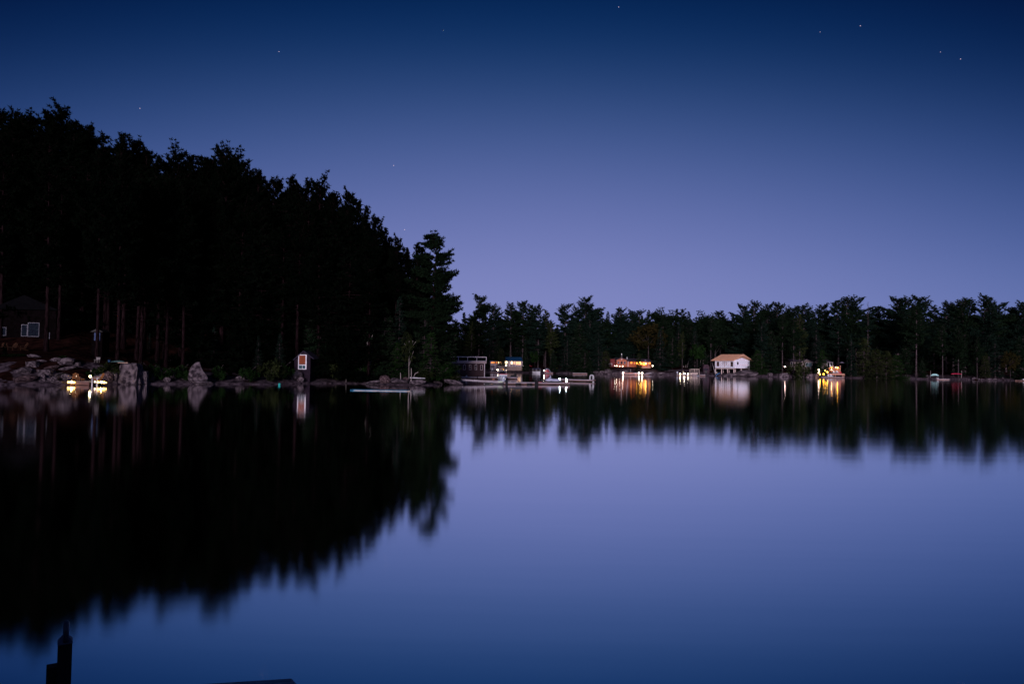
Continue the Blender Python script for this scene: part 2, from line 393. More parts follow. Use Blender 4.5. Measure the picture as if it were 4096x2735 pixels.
def spruce(rnd, H=18.0, Rm=2.8, cb=.04, gap=.42, droop=.22, size=.36, k=6, pw=.95):
    tk, pts = trunk_mesh(H, H * .011, rnd, .004); cr_ = MB(); z = cb * H
    while z < H * .98:
        t_ = (z - cb * H) / (H * (1 - cb)); lv = rnd.uniform(.8, 1.15)
        for _ in range(5 if t_ < .7 else 4):
            L = Rm * ((1 - t_) ** pw) * lv * rnd.uniform(.75, 1.1) + .18
            branch(cr_, Vector((0, 0, z)), rnd.random() * 6.283, L, -droop, rnd, size=size, k=k, lat=.24, curl=droop * .8, dens=.42)
        z += gap * rnd.uniform(.8, 1.2) * (1 - .3 * t_)
    tuft(cr_, Vector((0, 0, H * .97)), Vector((0, 0, 1)), size, 10, rnd, 2.0, .2)
    return cr_, tk, H
def leafy(rnd, H=12.0, Rm=3.5, cb=.3, nclump=46, size=.34, flat=.8, k=34, trunkr=.012, fork=5):
    tk, pts = trunk_mesh(H, H * trunkr, rnd, .03, .8); cr_ = MB()
    for _ in range(fork):
        z0 = rnd.uniform(cb, .6) * H; az = rnd.random() * 6.28; e = Vector((math.cos(az) * Rm * .6, math.sin(az) * Rm * .6, z0 + H * rnd.uniform(.15, .3)))
        limb(cr_, [Vector((0, 0, z0)), e * .5 + Vector((0, 0, z0 * .5)), e], H * trunkr * .4, .03)
    for _ in range(nclump):
        while True:
            p = Vector((rnd.uniform(-1, 1), rnd.uniform(-1, 1), rnd.uniform(-1, 1)))
            if .3 < p.length < 1: break
        h2 = H * (1 - cb) / 2; c = Vector((p.x * Rm * .85, p.y * Rm * .85, cb * H + h2 + p.z * h2 * .88)); cs = rnd.uniform(.5, 1.0) * Rm * .28
        for _ in range(k):
            q = Vector((rnd.gauss(0, 1), rnd.gauss(0, 1), rnd.gauss(0, 1) * flat)).normalized() * cs * rnd.random() ** .4
            tuft(cr_, c + q, q.normalized(), size, 2, rnd, .1, .42)
    return cr_, tk, H
def snag(rnd, H=22.0):
    tk, pts = trunk_mesh(H, H * .009, rnd, .01); cr_ = MB(); z = H * .25
    while z < H * .97:
        az = rnd.random() * 6.28; L = rnd.uniform(.5, 1.8) * (1.1 - z / H); p0 = Vector((0, 0, z))
        e = p0 + Vector((math.cos(az) * L, math.sin(az) * L, L * rnd.uniform(-.1, .5)))
        cr_.tube([p0, e], [.05, .02], n=4, m=1, cap=False)
        for _ in range(3): cr_.tube([p0.lerp(e, .6), p0.lerp(e, .6) + Vector((rnd.uniform(-.4, .4), rnd.uniform(-.4, .4), rnd.uniform(.1, .5)))], [.025, .012], n=3, m=1, cap=False)
        z += rnd.uniform(.25, .6)
    return cr_, tk, H
# pines of the near hillside: bare red trunks, broad ragged tops
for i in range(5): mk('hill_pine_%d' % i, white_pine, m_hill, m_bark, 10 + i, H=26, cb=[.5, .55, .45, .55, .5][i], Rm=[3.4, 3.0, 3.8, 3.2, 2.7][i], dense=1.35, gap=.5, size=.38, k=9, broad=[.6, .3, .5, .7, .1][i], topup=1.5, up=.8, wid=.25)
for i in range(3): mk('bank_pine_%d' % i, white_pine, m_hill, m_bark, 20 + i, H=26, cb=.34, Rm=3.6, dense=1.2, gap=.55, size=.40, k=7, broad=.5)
for i in range(5): mk('far_pine_%d' % i, white_pine, [m_pine, m_pine2, m_pine, m_olive, m_pine2][i], m_barkg, 30 + i, H=23, cb=[.28, .22, .40, .3, .12][i], Rm=[4.6, 4.2, 3.6, 3.3, 5.0][i], dense=1.15, gap=.5, size=.44, k=7, broad=[.5, .2, .3, 0, .6][i])
mk('spruce_0', spruce, m_spruce, m_barkg, 50); mk('spruce_1', spruce, m_pine2, m_barkg, 51, Rm=3.5, gap=.5)
mk('cedar_0', spruce, m_olive, m_barkg, 52, H=9, Rm=1.5, gap=.24, droop=.05, size=.3, pw=.55)
mk('cedar_1', spruce, m_bright, m_barkg, 53, H=8, Rm=2.2, gap=.26, droop=.1, size=.3, pw=.6)
mk('hemlock_0', spruce, m_pine, m_barkg, 54, H=14, Rm=4.0, gap=.42, droop=.1, size=.42, pw=.6)
mk('hemlock_1', spruce, m_pine, m_barkg, 57, H=14, Rm=3.4, cb=.30, gap=.42, droop=.1, size=.42, pw=.6); mk('cedar_2', spruce, m_olive, m_barkg, 58, H=9, Rm=1.5, cb=.34, gap=.24, droop=.05, size=.3, pw=.55)
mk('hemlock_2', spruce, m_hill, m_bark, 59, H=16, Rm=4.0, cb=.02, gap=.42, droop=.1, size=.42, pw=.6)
mk('maple_0', leafy, m_pine, m_barkg, 60, H=18, Rm=5.5, nclump=80, size=.45, k=30)
mk('maple_1', leafy, m_autumn, m_barkg, 61, H=9, Rm=3.2, nclump=40, k=24)
mk('maple_2', leafy, m_bright, m_barkg, 62, H=8, Rm=2.6, nclump=40, k=24)
mk('birch_0', leafy, m_olive, m_birch, 63, H=9, Rm=2.2, cb=.25, nclump=34, k=22, trunkr=.009, size=.26)
mk('bush_0', leafy, m_bright, m_barkg, 64, H=1.6, Rm=1.1, cb=.05, nclump=24, size=.16, k=22)
mk('bush_1', leafy, m_olive, m_barkg, 65, H=1.6, Rm=1.4, cb=.05, nclump=24, size=.16, k=22)
mk('snag_0', snag, m_barkg, m_barkg, 66)

ORD = ['leftmost', 'second', 'third', 'fourth', 'fifth', 'sixth', 'seventh', 'eighth', 'ninth', 'tenth', 'eleventh', 'twelfth', 'thirteenth', 'fourteenth', 'fifteenth',
       'sixteenth', 'seventeenth', 'eighteenth', 'nineteenth', 'twentieth', 'twenty-first', 'twenty-second', 'twenty-third', 'twenty-fourth', 'twenty-fifth', 'twenty-sixth', 'twenty-seventh', 'twenty-eighth', 'twenty-ninth', 'thirtieth']
def ordl(i, what): return ('leftmost of the ' if i == 0 else ORD[i] + ' from the left of the ') + what
NAMES = {'pin': 'pine_tree', 'spr': 'spruce_tree', 'ced': 'cedar_tree', 'hem': 'hemlock_tree', 'map': 'maple_tree', 'bir': 'birch_tree', 'bus': 'shrub', 'sna': 'dead_tree'}
def kind_of(k):
    if 'pine' in k: return 'pine_tree', 'pine tree'
    n = NAMES[k[:3]]; return n, {'shrub': 'bush', 'dead_tree': 'dead tree'}.get(n, n.replace('_', ' '))
rt = random.Random(7)
def plant(kind, loc, H, label, group=None, wide=1.0, rz=None, lean=0.0):
    crown, trunk, H0 = PROT[kind]; s = H / H0; nm, cat = kind_of(kind)
    o = empty(nm, loc, rt.random() * 6.28 if rz is None else rz, label, cat, group)
    if lean: o.rotation_euler = (0, lean, 0)
    o.scale = (s * wide, s * wide, s)
    for n_, d_ in (('trunk', trunk), ('crown', crown)):
        c = bpy.data.objects.new(n_, d_); COL.objects.link(c); c.parent = o
    return o
def plant_px(kind, x, ytop, D, label, group=None, wide=1.0, rz=None, maxh=36, lean=0.0):
    p = P(x, ytop, D); z = hgt(p.x, p.y); h = p.z - z
    if h > maxh: z = p.z - maxh; h = maxh
    return plant(kind, (p.x, p.y, z), h, label, group, wide, rz, lean)

# skyline of the near wooded hillside (left)
sky_left = [(0, 428, 0), (62, 438, 1), (100, 455, 3), (150, 462, 0), (258, 436, 2), (300, 470, 4), (360, 490, 0), (418, 535, 1), (492, 522, 4), (545, 552, 3), (585, 585, 1), (640, 612, 4),
            (705, 602, 2), (765, 610, 4), (835, 622, 0), (905, 592, 2), (945, 612, 3), (985, 655, 1), (1040, 668, 4), (1095, 702, 0), (1165, 690, 4), (1205, 735, 1), (1232, 708, 4), (1278, 716, 2),
            (1330, 755, 4), (1395, 748, 1), (1440, 790, 4), (1470, 802, 4), (1510, 862, 0), (1545, 905, 4), (1590, 945, 1), (1632, 985, 4)]
GL = 'pines of the wooded hillside'
for i, (x, y, k) in enumerate(sky_left):
    D = lerp_tab([(0, 112), (900, 112), (1300, 108), (1650, 104)], x)
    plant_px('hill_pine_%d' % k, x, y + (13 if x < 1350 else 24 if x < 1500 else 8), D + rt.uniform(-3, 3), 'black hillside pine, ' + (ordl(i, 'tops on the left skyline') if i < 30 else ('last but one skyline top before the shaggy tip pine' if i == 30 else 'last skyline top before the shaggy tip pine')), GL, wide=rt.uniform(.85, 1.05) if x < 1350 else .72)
# the row on the bank whose bare trunks catch the light (px of foot, distance, px of the top)
bank = [(30, 600, 92), (213, 640, 86), (258, 700, 92), (413, 640, 84), (452, 760, 98), (493, 650, 82), (567, 720, 96), (583, 745, 88), (650, 700, 96), (685, 720, 92), (752, 760, 92), (905, 800, 98), (1085, 850, 100)]
for i, (x, y, D) in enumerate(bank):
    plant_px('bank_pine_%d' % rt.choice([0, 1, 2]), x, y, D, 'bare-trunked bank pine, ' + ordl(i, 'dimly lit trunks'), 'pines with bare trunks on the left bank', wide=rt.uniform(.7, .95), lean=rt.uniform(-.035, .035))
n = 0
for row, (D, dy) in enumerate(((98, 180), (105, 90), (118, 60), (126, 30))):
    for x in range(-140 + row * 30, 1600, 80):
        xx = x + rt.uniform(-25, 25); ys = lerp_tab([(a, b) for a, b, _ in sky_left], xx) + dy + rt.uniform(0, 70)
        if D < 110 and xx > 1500: continue
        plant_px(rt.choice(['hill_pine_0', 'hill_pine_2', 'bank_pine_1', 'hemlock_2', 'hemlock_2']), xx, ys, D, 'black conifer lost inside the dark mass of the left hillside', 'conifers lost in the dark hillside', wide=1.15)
# low growth along the foot of the hillside
low = [(20, 1370, 'hemlock_2', 82), (600, 1330, 'spruce_1', 100), (860, 1290, 'spruce_1', 97), (960, 1240, 'hemlock_2', 98), (1080, 1180, 'hemlock_2', 98), (1120, 1330, 'spruce_1', 92), (1285, 1180, 'hemlock_0', 100), (1340, 1250, 'hemlock_2', 99), (1420, 1150, 'hemlock_0', 104),
       (1500, 1120, 'spruce_1', 103), (1540, 1230, 'hemlock_0', 101), (1600, 1180, 'spruce_1', 102), (1700, 1250, 'hemlock_0', 101), (1765, 1215, 'hemlock_0', 103), (1725, 1330, 'cedar_1', 99), (1778, 1350, 'cedar_1', 103), (1480, 1345, 'cedar_1', 100), (1590, 1370, 'cedar_1', 100), (1035, 1340, 'spruce_0', 93)]
for i, (x, y, k, D) in enumerate(low):
    plant_px(k, x, y, D, 'low evergreen, ' + ordl(i, 'growth below the hillside'), 'low evergreens at the foot of the hillside', wide=1.0)
plant_px('birch_0', 1640, 1310, 98, 'young birch with a white stem and olive leaves near the shore tip', None, .8)
# the leaning pine at the tip, with long separate boughs reaching out over the water
m_tip = leafmat('tip_pine_needles', (0.0062, 0.0125, 0.0062), (0.0022, 0.005, 0.0025))
def tip_pine():
    rnd = random.Random(5); D = 102; s = D / FPX; foot = P(1720, 1536, D); foot.z = hgt(foot.x, foot.y)
    o = empty('pine_tree', foot, 0, 'big shaggy pine at the tip of the near shore, boughs reaching over the water', 'pine tree')
    H = P(1735, 940, D).z - foot.z
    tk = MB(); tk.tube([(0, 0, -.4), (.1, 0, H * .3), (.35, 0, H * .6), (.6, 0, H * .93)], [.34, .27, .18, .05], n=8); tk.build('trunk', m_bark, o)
    cr_ = MB()
    # boughs: px where the bough leaves the trunk, px of its tip
    bs = [(1738, 965, 1712, 950), (1738, 975, 1752, 935), (1740, 980, 1780, 955), (1738, 1000, 1778, 985), (1738, 990, 1700, 975), (1738, 1040, 1812, 1020), (1738, 1050, 1800, 1045), (1737, 1050, 1680, 1030), (1736, 1095, 1795, 1078),
          (1736, 1120, 1830, 1104), (1736, 1115, 1810, 1112), (1736, 1110, 1660, 1080), (1736, 1150, 1790, 1135), (1735, 1170, 1805, 1150), (1735, 1160, 1640, 1140), (1735, 1195, 1815, 1185), (1735, 1215, 1842, 1224), (1735, 1230, 1835, 1205), (1735, 1240, 1838, 1240), (1735, 1220, 1650, 1210),
          (1734, 1265, 1815, 1250), (1734, 1290, 1805, 1280), (1734, 1270, 1640, 1260), (1734, 1320, 1815, 1320), (1734, 1340, 1660, 1320), (1734, 1355, 1800, 1350)]
    for (xa, ya, xb, yb) in bs:
        for rep in range(5):
            a = P(xa, ya + rnd.uniform(-26, 26), D) - foot; b_ = P(xb + (rep and rnd.uniform(-28, 6)), yb + (rep and rnd.uniform(-14, 16)), D) - foot
            b_.y += rnd.uniform(-1, 1) * (.5 if rep == 0 else 2.6)
            d = b_ - a; L = math.hypot(d.x, d.y)
            branch(cr_, a, math.atan2(d.y, d.x), L, d.z / max(L, .3) - .12, rnd, size=.38, k=9, lat=.30 if rep else .17, curl=.22, start=.05, dens=.3, up=.8, wid=.22)
    cr_.build('crown', [m_tip, m_bark], o, fix=False)
tip_pine()
plant_px('hill_pine_4', 1668, 972, 106, 'slender dark pine just left of the big shaggy tip pine', None, .9)
for i, (x, y, D) in enumerate(((1560, 950, 108), (1600, 975, 110), (1630, 1010, 107), (1655, 1040, 109), (1690, 985, 110), (1712, 1010, 109), (1645, 1120, 104), (1680, 1150, 104))):
    plant_px('hemlock_2', x, y, D, 'black fir, ' + ordl(i, 'firs beside the tip pine'), 'firs filling the slope left of the tip pine', .72)
plant_px('hemlock_0', 1700, 1010, 108, 'dark fir filling the gap behind the big shaggy tip pine', None, .8)

# far shore skyline
far_sky = [(1857, 1251, 'spruce_0', 275), (1920, 1192, 'far_pine_0', 262), (1975, 1226, 'far_pine_1', 258), (2045, 1217, 'far_pine_2', 262), (2093, 1214, 'far_pine_0', 266), (2124, 1226, 'far_pine_2', 270), (2156, 1226, 'far_pine_1', 256), (2185, 1244, 'far_pine_3', 262),
           (2228, 1300, 'spruce_0', 280), (2262, 1228, 'far_pine_4', 262), (2300, 1232, 'far_pine_1', 266), (2343, 1200, 'far_pine_4', 260), (2378, 1243, 'far_pine_0', 262), (2405, 1246, 'spruce_0', 270), (2432, 1246, 'spruce_1', 272), (2480, 1244, 'far_pine_4', 268), (2527, 1246, 'far_pine_1', 270),
           (2558, 1250, 'far_pine_0', 272), (2595, 1240, 'spruce_1', 276), (2640, 1226, 'maple_0', 276), (2680, 1240, 'maple_0', 276), (2708, 1237, 'spruce_0', 276), (2730, 1243, 'far_pine_2', 274), (2755, 1247, 'spruce_1', 274), (2805, 1242, 'maple_0', 276), (2850, 1248, 'maple_0', 278), (2882, 1252, 'far_pine_0', 278), (2918, 1260, 'maple_0', 278),
           (2973, 1231, 'far_pine_4', 266), (3018, 1216, 'far_pine_0', 264), (3070, 1227, 'far_pine_4', 266), (3110, 1222, 'far_pine_0', 266), (3150, 1240, 'far_pine_2', 270), (3182, 1236, 'far_pine_4', 268), (3217, 1224, 'far_pine_1', 266), (3250, 1250, 'far_pine_2', 272), (3290, 1229, 'far_pine_4', 270), (3355, 1204, 'far_pine_1', 262), (3388, 1197, 'far_pine_0', 262), (3425, 1204, 'far_pine_4', 262),
           (3507, 1237, 'far_pine_0', 268), (3535, 1256, 'maple_0', 272), (3590, 1203, 'far_pine_4', 262), (3620, 1201, 'far_pine_0', 262), (3682, 1197, 'far_pine_4', 266), (3735, 1227, 'far_pine_2', 268), (3782, 1215, 'far_pine_1', 264), (3812, 1224, 'far_pine_4', 266), (3850, 1207, 'far_pine_0', 262), (3874, 1200, 'far_pine_1', 264), (3932, 1186, 'far_pine_1', 258), (3955, 1206, 'far_pine_2', 262),
           (3995, 1224, 'far_pine_4', 266), (4022, 1227, 'maple_0', 268), (4050, 1240, 'far_pine_0', 266), (4088, 1211, 'far_pine_1', 262), (4140, 1220, 'far_pine_4', 264)]
zones = [(0, 2240, 'skyline over the blue-roofed cottage'), (2240, 2700, 'skyline over the red cottage'), (2700, 3130, 'skyline over the white boathouse'), (3130, 3550, 'skyline over the grey cottage'), (3550, 9999, 'skyline over the canoes')]
cnt = {}
for x, y, k, D in far_sky:
    zn = [z for z in zones if z[0] <= x < z[1]][0][2]; i = cnt.get(zn, 0); cnt[zn] = i + 1
    nm = kind_of(k)[1]
    plant_px(k, x, y - 4, D, 'dark %s, %s' % (nm, ordl(i, zn)), 'trees of the far skyline', wide=rt.uniform(.95, 1.15) * (1.12 if 'pine' in k else 1))
plant_px('snag_0', 3471, 1203, 258, 'bare dead tree with thin twigs standing above the far treeline', None)
for row, (D, y0) in enumerate(((268, 1262), (276, 1258), (286, 1256))):
    for x in range(1830 if row != 1 else 1310, 4200, 58):
        xx = x + rt.uniform(-18, 18)
        ylim = 1310 if 2190 < xx < 2260 else y0 + rt.uniform(0, 50)
        plant_px(rt.choice(['far_pine_4', 'far_pine_0', 'spruce_1', 'hemlock_0', 'maple_0']), xx, ylim, D, 'dark tree lost inside the mass of the far woods', 'trees lost inside the far woods', wide=1.15)
# front trees
front = [(1888, 1290, 'far_pine_3', 252, .9, 'thin sparse olive pine behind the dark boathouse'), (1870, 1385, 'cedar_0', 244, 1.6, 'small cedar behind the roof terrace of the dark boathouse'), (1960, 1330, 'spruce_1', 256, 1.1, 'dark spruce between the boathouse and the blue-roofed cottage'), (1992, 1340, 'hemlock_1', 249, .62, 'broad dark hemlock in front of the blue-roofed cottage'),
         (2005, 1392, 'cedar_2', 244, 1.1, 'olive cedar against the lit windows of the blue-roofed cottage'), (2102, 1386, 'hemlock_0', 244, .55, 'olive evergreen at the right end of the blue roof'), (2140, 1400, 'maple_2', 250, .8, 'bright green maple right of the blue-roofed cottage'),
         (2205, 1282, 'far_pine_3', 246, 1.1, 'sparse olive pine left of the red cottage, standing forward of the woods'), (2215, 1400, 'hemlock_0', 243, .9, 'low dark evergreen on the shore behind the moored boat with the blue top'), (2270, 1340, 'spruce_1', 247, 1.3, 'broad dark spruce on the shore behind the white dock lamps'), (2320, 1290, 'hemlock_0', 246, 1.0, 'dense tall hemlock on the shore left of the red cottage'), (2360, 1275, 'far_pine_4', 248, 1.2, 'wide dense pine left of the red cottage'),
         (2395, 1330, 'spruce_1', 244, 1.1, 'dark spruce standing closest to the left side of the red cottage'), (2425, 1400, 'cedar_0', 242, 1.6, 'small olive cedar beside the garden lamps of the red cottage'), (2340, 1400, 'hemlock_0', 242, 1.2, 'low spreading evergreen over the long low dock'), (2595, 1288, 'maple_1', 262, 1.3, 'autumn-coloured maple high behind the red cottage'), (2555, 1412, 'cedar_0', 243, 1.1, 'small tree in front of the glowing porch of the red cottage'),
         (2642, 1310, 'spruce_1', 248, 1.25, 'broad dark spruce right of the red cottage'), (2690, 1340, 'hemlock_0', 252, .9, 'dark hemlock behind the three bright dock lamps'), (2730, 1328, 'far_pine_3', 247, .9, 'thin olive pine above the three bright dock lamps'), (2790, 1370, 'maple_2', 249, .9, 'green leafy tree behind the pontoon boat'), (2780, 1300, 'spruce_0', 254, 1.1, 'dark spruce behind the pontoon boat'),
         (2844, 1275, 'far_pine_2', 257, 1.1, 'olive pine just left of the unfinished white boathouse'), (2822, 1400, 'hemlock_0', 252, .6, 'low evergreen between the pontoon boat and the white boathouse'), (3048, 1288, 'far_pine_1', 246, 1.1, 'pine just right of the unfinished white boathouse'), (3085, 1320, 'hemlock_0', 246, .9, 'dark hemlock between the white boathouse and the grey cottage'), (3030, 1400, 'cedar_1', 243, 1.5, 'low cedar on the rock right of the white boathouse'),
         (3130, 1260, 'far_pine_2', 248, 1.0, 'bare-stemmed pine near the lone white garden lamp'), (3175, 1270, 'far_pine_2', 244, .9, 'bare-stemmed pine at the left corner of the grey cottage'), (3200, 1258, 'far_pine_3', 244, .9, 'slim leaning pine in front of the grey cottage gable'), (3195, 1445, 'bush_1', 242, .75, 'round bush in front of the left wing of the grey cottage'), (3290, 1400, 'cedar_1', 244, 1.0, 'cedar between the grey cottage and the orange deck'), (3265, 1290, 'spruce_0', 256, 1.0, 'spruce behind the grey cottage roof'),
         (3405, 1330, 'spruce_1', 244, .85, 'spruce immediately right of the orange deck'), (3455, 1350, 'cedar_0', 243, 1.3, 'tall narrow cedar second right of the orange deck'), (3505, 1395, 'cedar_0', 241, 1.7, 'olive cedar, leftmost of the shore cedars'), (3545, 1402, 'cedar_0', 241, 1.7, 'olive cedar, middle of the shore cedars'), (3585, 1420, 'cedar_1', 241, 1.5, 'green cedar, rightmost of the shore cedars'),
         (3664, 1225, 'far_pine_2', 242, 1.05, 'pine with a long pale bare trunk, right of the shore cedars'), (3690, 1430, 'hemlock_0', 241, .8, 'low evergreen left of the mint canoe'), (3625, 1350, 'hemlock_0', 246, .8, 'dark hemlock behind the shore left of the mint canoe'), (3770, 1300, 'far_pine_2', 243, .9, 'pine with a bare foot between the two canoes'), (3832, 1310, 'far_pine_2', 242, .9, 'pine with a bare foot behind the red canoe'), (3860, 1330, 'hemlock_0', 248, 1.0, 'dark hemlock right of the red canoe'), (3908, 1350, 'far_pine_2', 242, .8, 'slim pine with a pale foot at the right shore'),
         (3980, 1340, 'spruce_1', 245, 1.1, 'dark spruce near the right edge of the far shore'), (4040, 1400, 'maple_1', 241, .8, 'autumn-tinted small maple near the right edge'), (4080, 1350, 'hemlock_0', 244, .9, 'dark hemlock at the right edge of the photo'), (3940, 1410, 'cedar_0', 242, 1.3, 'small cedar on the right shore')]
for x, y, k, D, w_, lb in front: plant_px(k, x, y, D, lb, None, wide=w_)
# thin pale poles of young trees by the three dock lamps
for i, (x, y) in enumerate(((2738, 1462), (2745, 1458), (2752, 1440), (2806, 1440), (2815, 1430))):
    a = W(x, 1499 + (x - 2700) * .01); a.y += 2; a.z = max(0.3, hgt(a.x, a.y)); b_ = P(x - 4 + 3 * (i % 3), y, a.y)
    tk = MB(); tk.tube([(0, 0, -.3), (b_ - a) * .5 + Vector((.1, 0, 0)), b_ - a], [.09, .07, .03], n=6)
    o = tk.build('sapling', m_birch); o.location = a
    tag(o, 'thin pale bare sapling near the pontoon boat, ' + ordl(i, 'bare saplings'), 'sapling', 'bare saplings near the pontoon boat')
# ------------------------------------------------------------------ boulders
def rock_mesh(seed, mat_, flat=1.0):
    rnd = random.Random(seed); bmx = bmesh.new(); bmesh.ops.create_icosphere(bmx, subdivisions=3, radius=1.0)
    off = Vector((seed * 7.3, seed * 3.1, seed)); pl = [(Vector((rnd.gauss(0, 1), rnd.gauss(0, 1), rnd.gauss(0, .8))).normalized(), rnd.uniform(.62, .85)) for _ in range(9)]
    for v in bmx.verts:
        p = v.co.copy()
        for n_, d_ in pl:
            e = p.dot(n_)
            if e > d_: p -= n_ * (e - d_)
        p *= 1 + noise.noise(p * 1.3 + off) * .16 + noise.noise(p * 4 + off) * .06 + noise.noise(p * 9 + off) * .03
        p.z *= flat; v.co = p
    me = bpy.data.meshes.new('boulder'); bmx.to_mesh(me); bmx.free(); me.materials.append(mat_); return me
def block_mesh(seed, mat_):
    rnd = random.Random(seed); bmx = bmesh.new(); bmesh.ops.create_cube(bmx, size=1.7); bmesh.ops.subdivide_edges(bmx, edges=bmx.edges[:], cuts=9, use_grid_fill=True)
    off = Vector((seed * 5.3, seed * 2.1, seed)); sh = rnd.uniform(-.12, .12)
    for v in bmx.verts:
        p = v.co.copy(); q = 1 - .10 * (p.length / 1.47) ** 4; p *= q; p.x *= 1 - .10 * p.z; p.x += sh * p.z
        crack = abs(math.sin(p.x * 2.6 + off.x + noise.noise(Vector((p.x, p.z, off.z)) * 1.2) * 1.2)); 
        if p.y < 0: p.y += .22 * max(0, .22 - crack) / .22
        p += Vector((noise.noise(p * 1.5 + off), noise.noise(p * 1.5 + off * 2), noise.noise(p * 1.5 + off * 3) * .8)) * .16
        p += Vector((noise.noise(p * 5 + off), noise.noise(p * 5 + off * 2), noise.noise(p * 5 + off * 3))) * .05; v.co = p
    me = bpy.data.meshes.new('boulder'); bmx.to_mesh(me); bmx.free(); me.materials.append(mat_); return me
ROCKS = [rock_mesh(i, m_rock if i % 3 else m_rockp, .8) for i in range(1, 6)] + [block_mesh(8, m_rock), block_mesh(9, m_rock)]
ROCKS.append(rock_mesh(12, m_rock, .95))
for v in ROCKS[7].vertices: f_ = 1.12 - .30 * (v.co.z + .8); v.co.x = v.co.x * f_ - .12 * (v.co.z + .8); v.co.y *= f_
rr = random.Random(3)
def shoreD(x):
    w = ray(x, 1500); return lerp_tab(LEFT, w.x / w.y)
def hit(x, y, lo, hi):
    w = ray(x, y); D = lo
    while D < hi:
        p = Vector((0, 0, CAMZ)) + w * (D / w.y)
        if p.z < hgt(p.x, p.y): return D
        D += .4
    return None
def boulder(x0, x1, ytop, ybot, label, D=None, group=None, k=None, depth=None, rz=None, find=True):
    xc = (x0 + x1) / 2; D = D or W(xc, max(ybot, 1500)).y
    if xc < 1800 and D < 110: D = max(D, shoreD(xc) + .3)
    if find: D = hit(xc, ybot - 1, D - 14, D + 16) or D
    s = D / FPX
    p = P(xc, (ytop + ybot) / 2, D); w = (x1 - x0) * s / 2; h = (ybot - ytop) * s / 2
    o = bpy.data.objects.new('boulder', ROCKS[(k if k is not None else rr.randrange(7))]); COL.objects.link(o)
    o.location = p; o.scale = (w * 1.12, (depth or max(w, h) * .9), h * 1.35); o.rotation_euler = (rr.uniform(-.15, .15), rr.uniform(-.2, .2), rz if rz is not None else rr.choice([0, 3.14]) + rr.uniform(-.3, .3))
    return tag(o, label, 'boulder', group)
GB = 'boulders on the near left shore'
bl = [(112, 165, 1418, 1432, 84), (200, 245, 1430, 1448, 84), (236, 300, 1432, 1462, 83), (110, 152, 1446, 1468, 82), (298, 322, 1450, 1462, 82), (150, 185, 1438, 1448, 83), (75, 124, 1468, 1496, 80), (118, 140, 1476, 1492, 79), (140, 160, 1476, 1490, 79),
      (160, 216, 1480, 1510, 78), (60, 140, 1500, 1528, 77), (160, 182, 1500, 1524, 76.5), (182, 208, 1508, 1526, 76.5), (200, 236, 1502, 1530, 76), (222, 246, 1492, 1510, 77), (244, 292, 1494, 1520, 76.5), (208, 262, 1520, 1534, 75.5), (180, 240, 1462, 1478, 82), (240, 300, 1466, 1480, 81),
      (368, 418, 1482, 1510, 78), (412, 452, 1486, 1532, 77), (450, 476, 1490, 1532, 76.5)]
for i, b_ in enumerate(bl): boulder(b_[0], b_[1], b_[2], b_[3], 'granite boulder, ' + ordl(i, 'rocks around the small lit dock'), b_[4], GB)
cl = [(482, 560, 1460, 1537, 77.5, 'tall square granite block, the biggest on the left shore', 5), (516, 562, 1462, 1536, 77, 'cracked right half of the tall granite block', 6), (562, 592, 1486, 1534, 77, 'upright grey granite block right of the tallest block', 5),
      (594, 626, 1489, 1520, 78, 'pale wedge-shaped rock beside the upright granite block'), (618, 640, 1486, 1506, 79, 'small pale rock leaning on the wedge-shaped rock'), (640, 658, 1500, 1515, 78, 'small dark pointed rock in the shore gap'), (656, 682, 1506, 1528, 78, 'low dark rock at the water between blocks and cone rock'), (676, 712, 1493, 1520, 79, 'tilted dark slab rock left of the cone rock'),
      (726, 748, 1500, 1520, 79, 'reddish small rock touching the cone rock'), (752, 838, 1458, 1534, 80, 'large pale cone-shaped granite rock at the water', 7), (768, 802, 1455, 1500, 80.6, 'upper lump of the large cone-shaped rock'), (778, 802, 1438, 1456, 80.5, 'rounded grey stone perched on top of the cone rock'), (760, 850, 1516, 1538, 79, 'dark wet ledge under the cone-shaped rock'),
      (630, 650, 1438, 1450, 84, 'small bluish stone in the undergrowth, left one'), (672, 700, 1440, 1458, 84, 'small bluish stone in the undergrowth, right one'),
      (862, 880, 1492, 1504, 81, 'small stone right of the cone rock'), (878, 908, 1494, 1512, 81, 'low pale stone right of the cone rock'), (944, 982, 1504, 1522, 82, 'pair stone by the dark shore, left one'), (996, 1030, 1506, 1520, 83, 'pair stone by the dark shore, right one'),
      (1158, 1212, 1482, 1522, 84, 'rounded granite rock under the left corner of the shed'), (1190, 1218, 1508, 1530, 83, 'pinkish rock at the water below the shed'), (1214, 1244, 1502, 1526, 83.5, 'orange-tinted square rock under the right corner of the shed'),
      (1464, 1520, 1522, 1536, 92, 'low dark rock at the foot of the forked birch'), (1518, 1560, 1502, 1534, 93, 'layered rock right of the forked birch'), (1555, 1640, 1512, 1534, 92, 'long smooth grey rock on the tip shore'), (1640, 1702, 1518, 1540, 93, 'layered pink rock right of the long smooth rock'), (1612, 1634, 1508, 1524, 94, 'small pale rock behind the long smooth rock'),
      (1730, 1772, 1524, 1534, 95, 'flat dark rock on the tip shore'), (1800, 1850, 1498, 1522, 104, 'rounded boulder at the left end of the dock'), (1806, 1834, 1462, 1512, 112, 'steep grey rock face beside the boathouse wall', 6), (1780, 1850, 1520, 1538, 98, 'dark broken rocks under the dock ramp')]
for b_ in cl: boulder(b_[0], b_[1], b_[2], b_[3], b_[5], b_[4], k=b_[6] if len(b_) > 6 else rr.randrange(5), find=len(b_) < 7)
